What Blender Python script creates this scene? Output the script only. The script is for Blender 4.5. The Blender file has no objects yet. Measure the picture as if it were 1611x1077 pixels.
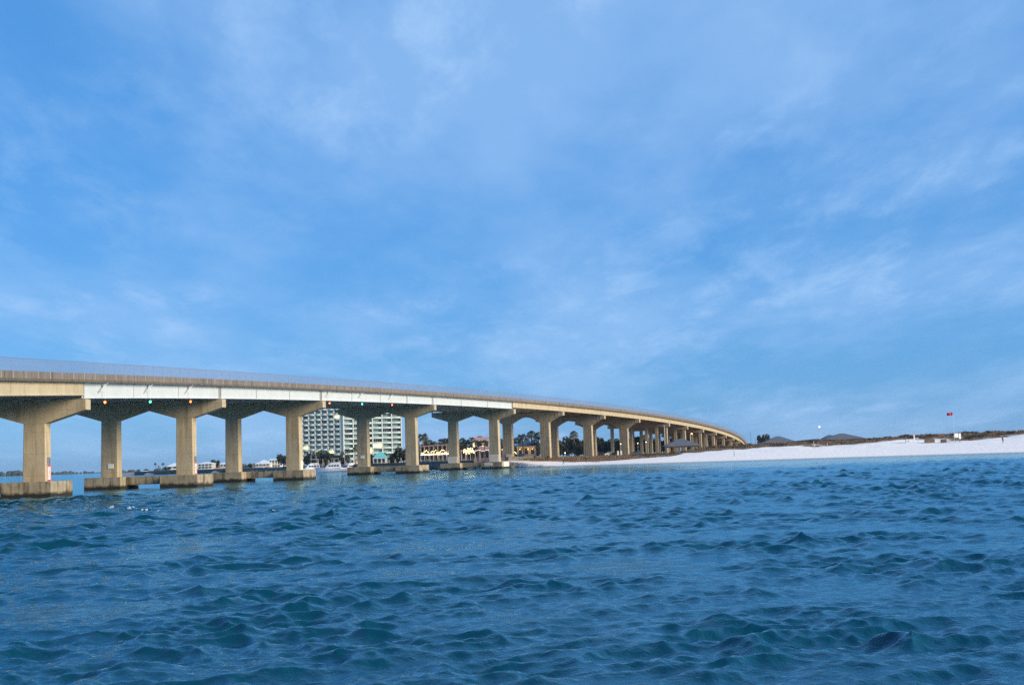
import bpy, bmesh, math, random
import numpy as np
from mathutils import Vector, Matrix
random.seed(7); rng = np.random.default_rng(7)
R = math.radians
scene = bpy.context.scene
col = scene.collection

# ---------------------------------------------------------------- camera
F, CX, CY, CAMH = 2000.0, 805.5, 538.5, 2.66          # photograph 1611 x 1077
ROLL = math.atan(.033)
PITCH = math.atan((720 - 538.5) * math.cos(ROLL) / F)
cd = bpy.data.cameras.new('camera'); cam = bpy.data.objects.new('camera', cd); col.objects.link(cam)
cd.sensor_width = 36; cd.lens = 36 * F / 1611.0; cd.clip_start = .5; cd.clip_end = 20000
cam.matrix_world = (Matrix.Translation((0, 0, CAMH)) @ Matrix.Rotation(math.pi / 2 + PITCH, 4, 'X')
                    @ Matrix.Rotation(-ROLL, 4, 'Z'))
scene.camera = cam

# ---------------------------------------------------------------- sky + sun
SUN_EL, SUN_AZ = R(20), R(118)       # azimuth clockwise from +Y (the view direction)
w = bpy.data.worlds.new('World'); scene.world = w; w.use_nodes = True
nt = w.node_tree; nt.nodes.clear()
def N(t, **k):
    n = nt.nodes.new(t)
    for a, b in k.items(): setattr(n, a, b)
    return n
def L(a, b): nt.links.new(a, b)
out = N('ShaderNodeOutputWorld'); bg = N('ShaderNodeBackground'); bg.inputs[1].default_value = .10
sky = N('ShaderNodeTexSky'); sky.sky_type = 'NISHITA'; sky.sun_disc = False
sky.sun_elevation = SUN_EL; sky.sun_rotation = SUN_AZ; sky.altitude = 0
sky.air_density = 1.0; sky.dust_density = .3; sky.ozone_density = 3.0
tint = N('ShaderNodeMix', data_type='RGBA', blend_type='MULTIPLY'); tint.inputs[0].default_value = 1
tint.inputs[7].default_value = (.68, .98, 1.22, 1)
L(sky.outputs[0], tint.inputs[6])
even = N('ShaderNodeMix', data_type='RGBA'); even.inputs[0].default_value = .62; L(tint.outputs[2], even.inputs[6])
even.inputs[7].default_value = (.70, 3.3, 8.2, 1)       # thin high veil that evens out the blue
tc = N('ShaderNodeTexCoord'); sep = N('ShaderNodeSeparateXYZ'); L(tc.outputs['Generated'], sep.inputs[0])
zz = N('ShaderNodeMath', operation='MAXIMUM'); L(sep.outputs[2], zz.inputs[0]); zz.inputs[1].default_value = 0
za = N('ShaderNodeMath', operation='ADD'); L(zz.outputs[0], za.inputs[0]); za.inputs[1].default_value = .12
dx = N('ShaderNodeMath', operation='DIVIDE'); L(sep.outputs[0], dx.inputs[0]); L(za.outputs[0], dx.inputs[1])
dy = N('ShaderNodeMath', operation='DIVIDE'); L(sep.outputs[1], dy.inputs[0]); L(za.outputs[0], dy.inputs[1])
cmb = N('ShaderNodeCombineXYZ'); L(dx.outputs[0], cmb.inputs[0]); L(dy.outputs[0], cmb.inputs[1])
def cloud(rot, sc, scale, detail, rough, dist, lo, hi):
    m = N('ShaderNodeMapping'); m.inputs['Rotation'].default_value = (0, 0, R(rot)); m.inputs['Scale'].default_value = sc; m.inputs['Location'].default_value = (12.1, 9.4, 0)
    L(cmb.outputs[0], m.inputs[0])
    n = N('ShaderNodeTexNoise'); n.inputs['Scale'].default_value = scale; n.inputs['Detail'].default_value = detail
    n.inputs['Roughness'].default_value = rough; n.inputs['Distortion'].default_value = dist
    L(m.outputs[0], n.inputs[0])
    r = N('ShaderNodeMapRange', interpolation_type='SMOOTHSTEP'); r.inputs[1].default_value = lo; r.inputs[2].default_value = hi
    L(n.outputs[0], r.inputs[0]); return r.outputs[0]
c1 = cloud(35, (1, .5, 1), 1.0, 8, .57, 0, .36, .68)
c2 = cloud(28, (1, .42, 1), 5.0, 9, .64, .2, .42, .74)
c3 = cloud(60, (1, 1, 1), .8, 4, .5, .0, .38, .60)
mm = N('ShaderNodeMath', operation='MULTIPLY'); L(c2, mm.inputs[0]); L(c3, mm.inputs[1])
s1 = N('ShaderNodeMath', operation='MULTIPLY'); L(c1, s1.inputs[0]); s1.inputs[1].default_value = .50
s2 = N('ShaderNodeMath', operation='MULTIPLY_ADD'); L(mm.outputs[0], s2.inputs[0]); s2.inputs[1].default_value = .42; L(s1.outputs[0], s2.inputs[2])
cl = N('ShaderNodeMix', data_type='RGBA'); L(s2.outputs[0], cl.inputs[0]); L(even.outputs[2], cl.inputs[6])
cl.inputs[7].default_value = (3.7, 5.9, 9.2, 1)
L(cl.outputs[2], bg.inputs[0]); L(bg.outputs[0], out.inputs[0])
sd = bpy.data.lights.new('sun', 'SUN'); sd.energy = 5.0; sd.angle = R(28); sd.color = (1, .84, .61)
so = bpy.data.objects.new('sun', sd); col.objects.link(so)
sdir = Vector((math.sin(SUN_AZ) * math.cos(SUN_EL), math.cos(SUN_AZ) * math.cos(SUN_EL), math.sin(SUN_EL)))
so.rotation_euler = sdir.to_track_quat('Z', 'Y').to_euler(); so.location = sdir * 200
scene.view_settings.view_transform = 'Standard'; scene.view_settings.look = 'None'
scene.view_settings.exposure = .10; scene.view_settings.gamma = 1
scene.cycles.use_denoising = False; scene.cycles.sample_clamp_indirect = 1.0; scene.cycles.sample_clamp_direct = 3.0
scene.cycles.max_bounces = 6; scene.cycles.transparent_max_bounces = 12

# ---------------------------------------------------------------- pixel helpers (directions only; distance is chosen)
def ray(x, y):
    u = (x - CX) / F; v = -(y - CY) / F
    c, s = math.cos(ROLL), math.sin(ROLL); u2 = u * c + v * s; v2 = -u * s + v * c
    cp, sp = math.cos(PITCH), math.sin(PITCH)
    return np.array([u2, cp - v2 * sp, sp + v2 * cp])
def at(x, y, Y):
    d = ray(x, y); return Vector(d * Y / d[1] + np.array([0, 0, CAMH]))
def proj(p):
    q = np.array(p) - [0, 0, CAMH]; cp, sp = math.cos(PITCH), math.sin(PITCH)
    wz = q[1] * cp + q[2] * sp; v2 = (-q[1] * sp + q[2] * cp) / wz; u2 = q[0] / wz
    c, s = math.cos(ROLL), math.sin(ROLL)
    return CX + (u2 * c - v2 * s) * F, CY - (u2 * s + v2 * c) * F
def xat(x, Y, z=3.0):
    """world X of the picture column x at depth Y (and height z)"""
    y = 720 - .033 * (x - 805) - (z - CAMH) / Y * F
    return at(x, y, Y).x

# ---------------------------------------------------------------- materials
MATS = {}
def mat(name, c=(.5, .5, .5), rough=.7, var=.0, scale=1.0, bump=0.0, bscale=8.0, metal=0, emit=None, es=1.0, var2=None, spec=.5):
    if name in MATS: return MATS[name]
    m = bpy.data.materials.new(name); m.use_nodes = True; t = m.node_tree; b = t.nodes['Principled BSDF']
    b.inputs['Base Color'].default_value = (*c, 1); b.inputs['Roughness'].default_value = rough
    b.inputs['Metallic'].default_value = metal; b.inputs['Specular IOR Level'].default_value = spec
    if emit: b.inputs['Emission Color'].default_value = (*emit, 1); b.inputs['Emission Strength'].default_value = es
    g = t.nodes.new('ShaderNodeNewGeometry')
    if var or var2:
        n = t.nodes.new('ShaderNodeTexNoise'); n.inputs['Scale'].default_value = scale; n.inputs['Detail'].default_value = 5
        t.links.new(g.outputs['Position'], n.inputs['Vector'])
        mr = t.nodes.new('ShaderNodeMapRange'); mr.inputs[1].default_value = .3; mr.inputs[2].default_value = .7
        t.links.new(n.outputs['Fac'], mr.inputs[0])
        mx = t.nodes.new('ShaderNodeMix'); mx.data_type = 'RGBA'
        a = tuple(max(0, q * (1 - var)) for q in c); d = var2 or tuple(q * (1 + var) for q in c)
        mx.inputs[6].default_value = (*a, 1); mx.inputs[7].default_value = (*d, 1)
        t.links.new(mr.outputs[0], mx.inputs[0]); t.links.new(mx.outputs[2], b.inputs['Base Color'])
    if bump:
        n2 = t.nodes.new('ShaderNodeTexNoise'); n2.inputs['Scale'].default_value = bscale; n2.inputs['Detail'].default_value = 4
        t.links.new(g.outputs['Position'], n2.inputs['Vector'])
        bp = t.nodes.new('ShaderNodeBump'); bp.inputs['Strength'].default_value = bump; bp.inputs['Distance'].default_value = .1
        t.links.new(n2.outputs['Fac'], bp.inputs['Height']); t.links.new(bp.outputs[0], b.inputs['Normal'])
    MATS[name] = m; return m

def concrete(name, c, stain, streak=.5, tide=False, lo=.35, hi=.75, lines=False):
    m = bpy.data.materials.new(name); m.use_nodes = True; t = m.node_tree; b = t.nodes['Principled BSDF']; MATS[name] = m
    b.inputs['Roughness'].default_value = .9; b.inputs['Specular IOR Level'].default_value = .25
    def nd(x, **k):
        n = t.nodes.new(x)
        for q, v in k.items(): setattr(n, q, v)
        return n
    lk = t.links.new
    g = nd('ShaderNodeNewGeometry')
    n = nd('ShaderNodeTexNoise'); n.inputs['Scale'].default_value = .55; n.inputs['Detail'].default_value = 8; n.inputs['Roughness'].default_value = .65
    lk(g.outputs['Position'], n.inputs['Vector'])
    mp = nd('ShaderNodeMapping'); mp.inputs['Scale'].default_value = (1.6, 1.6, .13); lk(g.outputs['Position'], mp.inputs[0])
    n2 = nd('ShaderNodeTexNoise'); n2.inputs['Scale'].default_value = 1.2; n2.inputs['Detail'].default_value = 6; lk(mp.outputs[0], n2.inputs['Vector'])
    r1 = nd('ShaderNodeMapRange'); r1.inputs[1].default_value = lo; r1.inputs[2].default_value = hi; lk(n.outputs[0], r1.inputs[0])
    r2 = nd('ShaderNodeMapRange'); r2.inputs[1].default_value = .5; r2.inputs[2].default_value = .78; r2.inputs[4].default_value = streak; lk(n2.outputs[0], r2.inputs[0])
    ad = nd('ShaderNodeMath', operation='MULTIPLY_ADD'); ad.inputs[1].default_value = .45; lk(r1.outputs[0], ad.inputs[0]); lk(r2.outputs[0], ad.inputs[2])
    ad.use_clamp = True
    mx = nd('ShaderNodeMix', data_type='RGBA'); mx.inputs[6].default_value = (*c, 1); mx.inputs[7].default_value = (*stain, 1)
    lk(ad.outputs[0], mx.inputs[0]); last = mx.outputs[2]
    if tide:
        sp = nd('ShaderNodeSeparateXYZ'); lk(g.outputs['Position'], sp.inputs[0])
        n3 = nd('ShaderNodeTexNoise'); n3.inputs['Scale'].default_value = 1.1; n3.inputs['Detail'].default_value = 5; lk(g.outputs['Position'], n3.inputs['Vector'])
        m3 = nd('ShaderNodeMath', operation='MULTIPLY_ADD'); m3.inputs[1].default_value = -.7; lk(n3.outputs[0], m3.inputs[0]); lk(sp.outputs[2], m3.inputs[2])
        r3 = nd('ShaderNodeMapRange'); r3.inputs[1].default_value = .38; r3.inputs[2].default_value = .0; lk(m3.outputs[0], r3.inputs[0])
        x3 = nd('ShaderNodeMix', data_type='RGBA'); lk(r3.outputs[0], x3.inputs[0]); lk(last, x3.inputs[6]); x3.inputs[7].default_value = (.028, .026, .02, 1)
        last = x3.outputs[2]
    if lines:
        sz = nd('ShaderNodeSeparateXYZ'); lk(g.outputs['Position'], sz.inputs[0])
        md = nd('ShaderNodeMath', operation='PINGPONG'); md.inputs[1].default_value = 1.22; lk(sz.outputs[2], md.inputs[0])
        r5_ = nd('ShaderNodeMapRange'); r5_.inputs[1].default_value = .0; r5_.inputs[2].default_value = .06; r5_.inputs[3].default_value = .45; r5_.inputs[4].default_value = 0; lk(md.outputs[0], r5_.inputs[0])
        x5 = nd('ShaderNodeMix', data_type='RGBA'); lk(r5_.outputs[0], x5.inputs[0]); lk(last, x5.inputs[6]); x5.inputs[7].default_value = (*stain, 1); last = x5.outputs[2]
    lk(last, b.inputs['Base Color'])
    n4 = nd('ShaderNodeTexNoise'); n4.inputs['Scale'].default_value = 3; n4.inputs['Detail'].default_value = 6; lk(g.outputs['Position'], n4.inputs['Vector'])
    bp = nd('ShaderNodeBump'); bp.inputs['Strength'].default_value = .25; bp.inputs['Distance'].default_value = .08
    lk(n4.outputs[0], bp.inputs['Height']); lk(bp.outputs[0], b.inputs['Normal'])
    return m
concrete('pier', (.51, .425, .295), (.27, .21, .125), .8, lines=True)
concrete('footing', (.42, .355, .25), (.10, .075, .045), 1.0, tide=True, lo=.4, hi=.62)
concrete('girder', (.50, .43, .30), (.27, .225, .15), .6)
concrete('parapet', (.21, .185, .165), (.075, .066, .058), .8)
concrete('deck', (.15, .125, .10), (.05, .042, .035), .6)
concrete('seawall', (.20, .18, .15), (.07, .06, .05), .8, tide=True)
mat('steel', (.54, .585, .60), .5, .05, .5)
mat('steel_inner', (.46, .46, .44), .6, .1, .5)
mat('joint', (.34, .30, .27), .8, .2, 1.5)
mat('seam', (.32, .33, .33), .6)
mat('galv', (.42, .43, .45), .45, metal=.6)
mat('fence_steel', (.20, .21, .25), .5)
mat('bracket', (.6, .62, .62), .5)
mat('white_paint', (.85, .84, .80), .6, .04, 2)
mat('cream_sign', (.78, .66, .52), .6)
mat('red_paint', (.55, .04, .03), .6)
mat('dark', (.03, .03, .035), .6)
mat('red_lamp', (.6, .05, .02), .4, emit=(1, .13, .03), es=7)
mat('green_lamp', (.05, .6, .3), .4, emit=(.06, 1, .50), es=5)
mat('warm_bulb', (.9, .7, .4), .4, emit=(1, .62, .22), es=8)
mat('white_bulb', (.9, .9, .8), .4, emit=(1, .80, .46), es=8)
mat('amber_bulb', (.9, .6, .3), .4, emit=(1, .50, .14), es=8)

# ---------------------------------------------------------------- mesh builder
class MB:
    def __init__(s): s.v = []; s.f = []
    def add(s, vs, fs):
        o = len(s.v); s.v += [tuple(p) for p in vs]; s.f += [tuple(i + o for i in f) for f in fs]; return s
    def box(s, c, d, rz=0, top=1.0):
        cx, cy, cz = c; a, b, h = d[0] / 2, d[1] / 2, d[2] / 2; cs, sn = math.cos(rz), math.sin(rz); vs = []
        for zi, k in ((-h, 1), (h, top)):
            for x, y in ((-a, -b), (a, -b), (a, b), (-a, b)):
                x *= k; y *= k; vs.append((cx + x * cs - y * sn, cy + x * sn + y * cs, cz + zi))
        return s.add(vs, [(3, 2, 1, 0), (4, 5, 6, 7), (0, 1, 5, 4), (1, 2, 6, 5), (2, 3, 7, 6), (3, 0, 4, 7)])
    def tube(s, p0, p1, r0, r1=None, n=8):
        r1 = r0 if r1 is None else r1; p0 = Vector(p0); p1 = Vector(p1); d = (p1 - p0).normalized()
        u = d.orthogonal().normalized(); q = d.cross(u); vs = []
        for p, r in ((p0, r0), (p1, r1)):
            for i in range(n):
                a = 2 * math.pi * i / n; vs.append(p + (u * math.cos(a) + q * math.sin(a)) * r)
        fs = [(i, (i + 1) % n, n + (i + 1) % n, n + i) for i in range(n)] + [tuple(range(n - 1, -1, -1)), tuple(range(n, 2 * n))]
        return s.add(vs, fs)
    def ball(s, c, r, n=8, m=5, sq=1.0):
        vs = [(c[0], c[1], c[2] - r * sq)]
        for j in range(1, m):
            a = math.pi * j / m
            for i in range(n):
                b = 2 * math.pi * i / n; vs.append((c[0] + r * math.sin(a) * math.cos(b), c[1] + r * math.sin(a) * math.sin(b), c[2] - r * sq * math.cos(a)))
        vs.append((c[0], c[1], c[2] + r * sq)); k = len(vs) - 1
        fs = [(0, 1 + (i + 1) % n, 1 + i) for i in range(n)]
        for j in range(m - 2):
            o = 1 + j * n; fs += [(o + i, o + (i + 1) % n, o + n + (i + 1) % n, o + n + i) for i in range(n)]
        o = 1 + (m - 2) * n; fs += [(o + i, o + (i + 1) % n, k) for i in range(n)]
        return s.add(vs, fs)
    def prism(s, poly, f0, f1):
        """poly: 2D points; f0/f1 map a 2D point to the two 3D ends"""
        n = len(poly); vs = [f0(p) for p in poly] + [f1(p) for p in poly]
        return s.add(vs, [tuple(range(n - 1, -1, -1)), tuple(range(n, 2 * n))] + [(i, (i + 1) % n, n + (i + 1) % n, n + i) for i in range(n)])
    def loft(s, secs, closed=True, cap=True):
        n = len(secs[0]); vs = [p for sec in secs for p in sec]; fs = []
        for j in range(len(secs) - 1):
            for i in range(n if closed else n - 1):
                k = (i + 1) % n; fs.append((j * n + i, j * n + k, (j + 1) * n + k, (j + 1) * n + i))
        if cap and closed: fs += [tuple(range(n - 1, -1, -1)), tuple((len(secs) - 1) * n + i for i in range(n))]
        return s.add(vs, fs)
    def mesh(s, name, m=None, smooth=False):
        me = bpy.data.meshes.new(name); me.from_pydata(s.v, [], s.f); me.validate(); me.update()
        bm = bmesh.new(); bm.from_mesh(me); bmesh.ops.recalc_face_normals(bm, faces=bm.faces); bm.to_mesh(me); bm.free()
        if m: me.materials.append(MATS[m])
        if smooth: me.polygons.foreach_set('use_smooth', [True] * len(me.polygons))
        return me
    def build(s, name, m, parent=None, smooth=False, world=False):
        return link(name, s.mesh(name, m, smooth), parent, world)
def wloc(o):
    v = Vector(o.location)
    while o.parent: o = o.parent; v = v + Vector(o.location)
    return v
def link(name, me, parent=None, world=False, loc=None, rot=None):
    o = bpy.data.objects.new(name, me); col.objects.link(o)
    if loc is not None: o.location = loc
    if rot is not None: o.rotation_euler = rot
    if parent:
        o.parent = parent
        if world: o.matrix_parent_inverse = parent_inv(parent)
    return o
def parent_inv(p):
    # parents of world-coordinate parts are only ever translated Empties or unrotated meshes
    base = p
    while base.parent: base = base.parent
    return Matrix.Translation(-Vector(base.location)) if p.parent is None else Matrix.Identity(4)
def tag(o, label, cat, group=None):
    o['label'] = label; o['category'] = cat
    if group: o['group'] = group
    return o
def thing(name, label, cat, loc=(0, 0, 0), rz=0, group=None):
    o = bpy.data.objects.new(name, None); col.objects.link(o); o.location = loc; o.rotation_euler = (0, 0, rz); o.empty_display_size = .5
    return tag(o, label, cat, group)
def dup(root, loc, rz=0, scale=1.0, label=None, group=None):
    r = root.copy(); col.objects.link(r); r.location = loc; r.rotation_euler = (0, 0, rz)
    r.scale = (scale,) * 3 if not hasattr(scale, '__len__') else scale
    if label: r['label'] = label
    if group: r['group'] = group
    for ch in root.children:
        c = ch.copy(); col.objects.link(c); c.parent = r
        for g in ch.children:
            d = g.copy(); col.objects.link(d); d.parent = c
    return r
def struct(name, me, kind='structure'):
    o = link(name, me); o['kind'] = kind; return o

# ================================================================ terrain
COAST = [(600, 20), (400, 118), (250, 208), (175, 255), (115, 289), (89, 304.8), (61, 315.6), (30.6, 327), (12, 338), (1, 350),
         (-12, 378), (-24, 392), (-42, 416), (-58, 446), (-84, 462), (-110, 560), (-150, 700), (-196, 742), (-228, 764), (-246, 800), (-250, 1500)]
COAST = np.array(COAST, float)
def coast_sd(X, Y):
    """distance inland (+) of the coast line; also the X of the nearest point (beach right, seawall left)"""
    best = np.full(X.shape, 1e9); sgn = np.ones(X.shape); nx = np.zeros(X.shape)
    for a, b in zip(COAST[:-1], COAST[1:]):
        d = b - a; t = np.clip(((X - a[0]) * d[0] + (Y - a[1]) * d[1]) / (d @ d), 0, 1)
        px = a[0] + t * d[0]; py = a[1] + t * d[1]; dist = np.hypot(X - px, Y - py)
        cr = d[0] * (Y - a[1]) - d[1] * (X - a[0])
        m = dist < best - 1e-9
        best = np.where(m, dist, best); sgn = np.where(m, np.sign(-cr), sgn); nx = np.where(m, px, nx)
    return best * sgn, nx
def vnoise(X, Y, s, seed):
    r = np.random.default_rng(seed); o = np.zeros(X.shape)
    for i in range(14):
        a = r.uniform(0, 2 * math.pi); k = s * r.uniform(.5, 2.0); o += np.sin((X * math.cos(a) + Y * math.sin(a)) * k + r.uniform(0, 6.28))
    return o / 14 ** .5 / 1.4
def ss(a, b, x):
    t = np.clip((x - a) / (b - a), 0, 1); return t * t * (3 - 2 * t)
def ground_z(X, Y):
    X = np.asarray(X, float); Y = np.asarray(Y, float)
    d, nx = coast_sd(X, Y)
    amp = np.interp(nx, [0, 15, 35, 60, 90, 115, 200], [.45, .55, .85, 1.05, 1.08, 1.25, 1.35])
    n1 = vnoise(X, Y, .16, 1); n2 = vnoise(X, Y, .5, 2); n3 = vnoise(X, Y, .05, 5)
    beach = amp * (np.interp(d, [-60, -10, 0, 8, 22, 38, 46, 58, 80, 120, 400], [-4, -.9, -.02, .55, 1.7, 2.75, 3.2, 3.75, 3.5, 3.6, 4.2])) + ss(70, 125, nx) * ss(40, 60, d) * 1.1
    ridge = np.exp(-((d - 56) / 13) ** 2) * (.45 + .45 * n3 + .35 * n1 + .12 * n2) * amp + ss(6, 40, d) * (.10 * n1 + .06 * n2)
    wall = np.where(d > .3, 1.9 + .12 * n1, np.where(d > -.3, -.3, -3.0)) + ss(10, 200, d) * .6
    k = ss(-8, 14, nx)
    z = (beach + ridge) * k + wall * (1 - k)
    inl = ss(90, 160, d) * k
    return z * (1 - inl) + (4.6 + .25 * n3) * inl
def rise(x): return x
xs = np.concatenate([np.arange(-420, -70, 7.), np.arange(-70, 150, 1.05), np.arange(150, 260, 3.), np.arange(260, 620, 18.)])
ys = np.concatenate([np.arange(20, 250, 10.), np.arange(250, 425, .9), np.arange(425, 560, 3.), np.arange(560, 1500, 20.)])
GX, GY = np.meshgrid(xs, ys); GZ = ground_z(GX, GY)
def grid_mesh(name, X, Y, Z, attr=None):
    n, m = X.shape; v = np.stack([X, Y, Z], -1).reshape(-1, 3).astype(np.float32)
    i = np.arange(n * m).reshape(n, m); q = np.stack([i[:-1, :-1], i[:-1, 1:], i[1:, 1:], i[1:, :-1]], -1).reshape(-1, 4)
    me = bpy.data.meshes.new(name); me.vertices.add(len(v)); me.vertices.foreach_set('co', v.ravel())
    me.loops.add(q.size); me.loops.foreach_set('vertex_index', q.ravel().astype(np.int32))
    me.polygons.add(len(q)); me.polygons.foreach_set('loop_start', np.arange(0, q.size, 4, dtype=np.int32))
    me.polygons.foreach_set('use_smooth', np.ones(len(q), bool)); me.update(calc_edges=True)
    if attr is not None:
        a = me.attributes.new('veg', 'FLOAT', 'POINT'); a.data.foreach_set('value', attr.ravel().astype(np.float32))
    return me
def veg_mask(X, Y):
    d, nx = coast_sd(X, Y)
    edge = np.interp(nx, [-10, 5, 20, 35, 60, 90, 115, 200], [2, 17, 30, 38, 43, 45, 47, 49])
    n = vnoise(X, Y, .16, 11) * .5 + vnoise(X, Y, .55, 12) * .35 + vnoise(X, Y, 1.3, 13) * .2
    return ss(-.35, .35, (d - edge) / 9 + n * .9)
VEG = veg_mask(GX, GY)
gm = bpy.data.materials.new('sand_and_dune'); gm.use_nodes = True; MATS['sand'] = gm
t = gm.node_tree; b = t.nodes['Principled BSDF']; b.inputs['Roughness'].default_value = .95; b.inputs['Specular IOR Level'].default_value = .15
at_ = t.nodes.new('ShaderNodeAttribute'); at_.attribute_name = 'veg'
geo = t.nodes.new('ShaderNodeNewGeometry'); nz = t.nodes.new('ShaderNodeTexNoise'); nz.inputs['Scale'].default_value = .35; nz.inputs['Detail'].default_value = 8
t.links.new(geo.outputs['Position'], nz.inputs['Vector'])
sa = t.nodes.new('ShaderNodeMix'); sa.data_type = 'RGBA'; sa.inputs[6].default_value = (.93, .84, .75, 1); sa.inputs[7].default_value = (.98, .91, .84, 1)
t.links.new(nz.outputs[0], sa.inputs[0])
sb = t.nodes.new('ShaderNodeMix'); sb.data_type = 'RGBA'; sb.inputs[6].default_value = (.15, .09, .055, 1); sb.inputs[7].default_value = (.24, .165, .105, 1)
t.links.new(nz.outputs[0], sb.inputs[0])
wt = t.nodes.new('ShaderNodeSeparateXYZ'); t.links.new(geo.outputs['Position'], wt.inputs[0])
wr = t.nodes.new('ShaderNodeMapRange'); wr.inputs[1].default_value = .05; wr.inputs[2].default_value = .35; t.links.new(wt.outputs[2], wr.inputs[0])
wet = t.nodes.new('ShaderNodeMix'); wet.data_type = 'RGBA'; wet.inputs[6].default_value = (.40, .40, .40, 1); t.links.new(wr.outputs[0], wet.inputs[0]); t.links.new(sa.outputs[2], wet.inputs[7])
sm = t.nodes.new('ShaderNodeMix'); sm.data_type = 'RGBA'; t.links.new(at_.outputs['Fac'], sm.inputs[0]); t.links.new(wet.outputs[2], sm.inputs[6]); t.links.new(sb.outputs[2], sm.inputs[7])
t.links.new(sm.outputs[2], b.inputs['Base Color'])
nb_ = t.nodes.new('ShaderNodeTexNoise'); nb_.inputs['Scale'].default_value = .9; nb_.inputs['Detail'].default_value = 7; t.links.new(geo.outputs['Position'], nb_.inputs['Vector'])
bq = t.nodes.new('ShaderNodeBump'); bq.inputs['Strength'].default_value = .35; bq.inputs['Distance'].default_value = .35; t.links.new(nb_.outputs[0], bq.inputs['Height']); t.links.new(bq.outputs[0], b.inputs['Normal'])
me = grid_mesh('ground', GX, GY, GZ, VEG); me.materials.append(gm); struct('ground', me)

# ---------------------------------------------------------------- water: polar sheet, real waves near, flat beyond
az_f = np.radians(np.arange(-33, 33.01, .085)); az_c = np.radians(np.concatenate([np.arange(33, 327, 6.)[1:], [327]]))
az = np.concatenate([az_f, az_c]); rr = [0.5, 3, 7, 11]
while rr[-1] < 420: rr.append(rr[-1] + max(.07, rr[-1] * .0031))
while rr[-1] < 9000: rr.append(rr[-1] * 1.12)
rr = np.array(rr)
RRg, AZ = np.meshgrid(rr, az, indexing='ij'); WX = RRg * np.sin(AZ); WY = RRg * np.cos(AZ)
fine = (np.abs(np.arctan2(np.sin(AZ), np.cos(AZ))) < R(33.2)) & (RRg > 10) & (RRg < 430)
WZ = np.zeros_like(WX); HX = np.zeros_like(WX); HY = np.zeros_like(WX)
step = np.maximum(.07, RRg * .0031)
def energy(X, Y):
    g = vnoise(X, Y, .03, 31); g2 = vnoise(X, Y, .10, 32)
    Yn = Y + 18 * g + 34 * ss(5, -30, X) * ss(90, 140, Y)
    e = np.interp(Yn, [0, 20, 45, 65, 100, 165, 195, 225, 420], [1.0, 1.0, 1.05, 1.35, 2.1, 2.0, .75, .20, .18])
    return e * np.clip(1 + .35 * g2 + .7 * vnoise(X, Y, .5, 33) + .45 * vnoise(X, Y, 1.3, 34), .16, 2.6)
EN = energy(WX, WY)
r2 = np.random.default_rng(3)
for i in range(130):
    lam = 10 ** r2.uniform(math.log10(.22), math.log10(3.6)); k = 2 * math.pi / lam
    th = R(-62) + r2.normal(0, .85)                      # wind sea running toward the left and the camera
    a = .0050 * lam ** .80 * r2.uniform(.4, 1.4) * (1 if lam < 1.2 else .72)
    fade = np.clip((lam / step - 2.2) / 2.2, 0, 1)
    ph = k * (WX * math.cos(th) + WY * math.sin(th)) + r2.uniform(0, 6.28)
    aa = a * EN * fade
    WZ += np.where(fine, aa * np.cos(ph), 0); s_ = np.where(fine, -aa * .9 * np.sin(ph), 0)
    HX += s_ * math.cos(th); HY += s_ * math.sin(th)
edge = ss(11, 13.5, RRg) * (1 - ss(380, 420, RRg)) * (1 - ss(R(31), R(33), np.abs(np.arctan2(np.sin(AZ), np.cos(AZ)))))
WX = WX + HX * edge; WY = WY + HY * edge; WZ = WZ * edge
me = grid_mesh('water', WX, WY, WZ)
wm = bpy.data.materials.new('water'); wm.use_nodes = True; t = wm.node_tree; b = t.nodes['Principled BSDF']
b.inputs['Base Color'].default_value = (.001, .064, .118, 1); b.inputs['Specular Tint'].default_value = (.55, .93, 1, 1); b.inputs['Roughness'].default_value = .06; b.inputs['IOR'].default_value = 1.333
geo = t.nodes.new('ShaderNodeNewGeometry')
mp = t.nodes.new('ShaderNodeMapping'); mp.inputs['Rotation'].default_value = (0, 0, R(62)); mp.inputs['Scale'].default_value = (1.2, 1.0, 1); t.links.new(geo.outputs['Position'], mp.inputs[0])
n1 = t.nodes.new('ShaderNodeTexNoise'); n1.inputs['Scale'].default_value = 5.5; n1.inputs['Detail'].default_value = 6; n1.inputs['Roughness'].default_value = .6; n1.inputs['Distortion'].default_value = .4
t.links.new(mp.outputs[0], n1.inputs['Vector'])
bp = t.nodes.new('ShaderNodeBump'); bp.inputs['Strength'].default_value = .6; bp.inputs['Distance'].default_value = .05
t.links.new(n1.outputs[0], bp.inputs['Height']); t.links.new(bp.outputs[0], b.inputs['Normal'])
wo = t.nodes['Material Output']; fz = t.nodes.new('ShaderNodeFresnel'); fz.inputs['IOR'].default_value = 1.34; t.links.new(bp.outputs[0], fz.inputs['Normal'])
df = t.nodes.new('ShaderNodeBsdfDiffuse'); df.inputs['Color'].default_value = (.001, .040, .068, 1); t.links.new(bp.outputs[0], df.inputs['Normal'])
gl = t.nodes.new('ShaderNodeBsdfGlossy'); gl.inputs['Color'].default_value = (.60, .90, 1, 1); gl.inputs['Roughness'].default_value = .05; t.links.new(bp.outputs[0], gl.inputs['Normal'])
mw = t.nodes.new('ShaderNodeMixShader'); t.links.new(fz.outputs[0], mw.inputs[0]); t.links.new(df.outputs[0], mw.inputs[1]); t.links.new(gl.outputs[0], mw.inputs[2]); t.links.new(mw.outputs[0], wo.inputs[0]); t.nodes.remove(b)
MATS['water'] = wm; me.materials.append(wm); struct('water', me)

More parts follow.
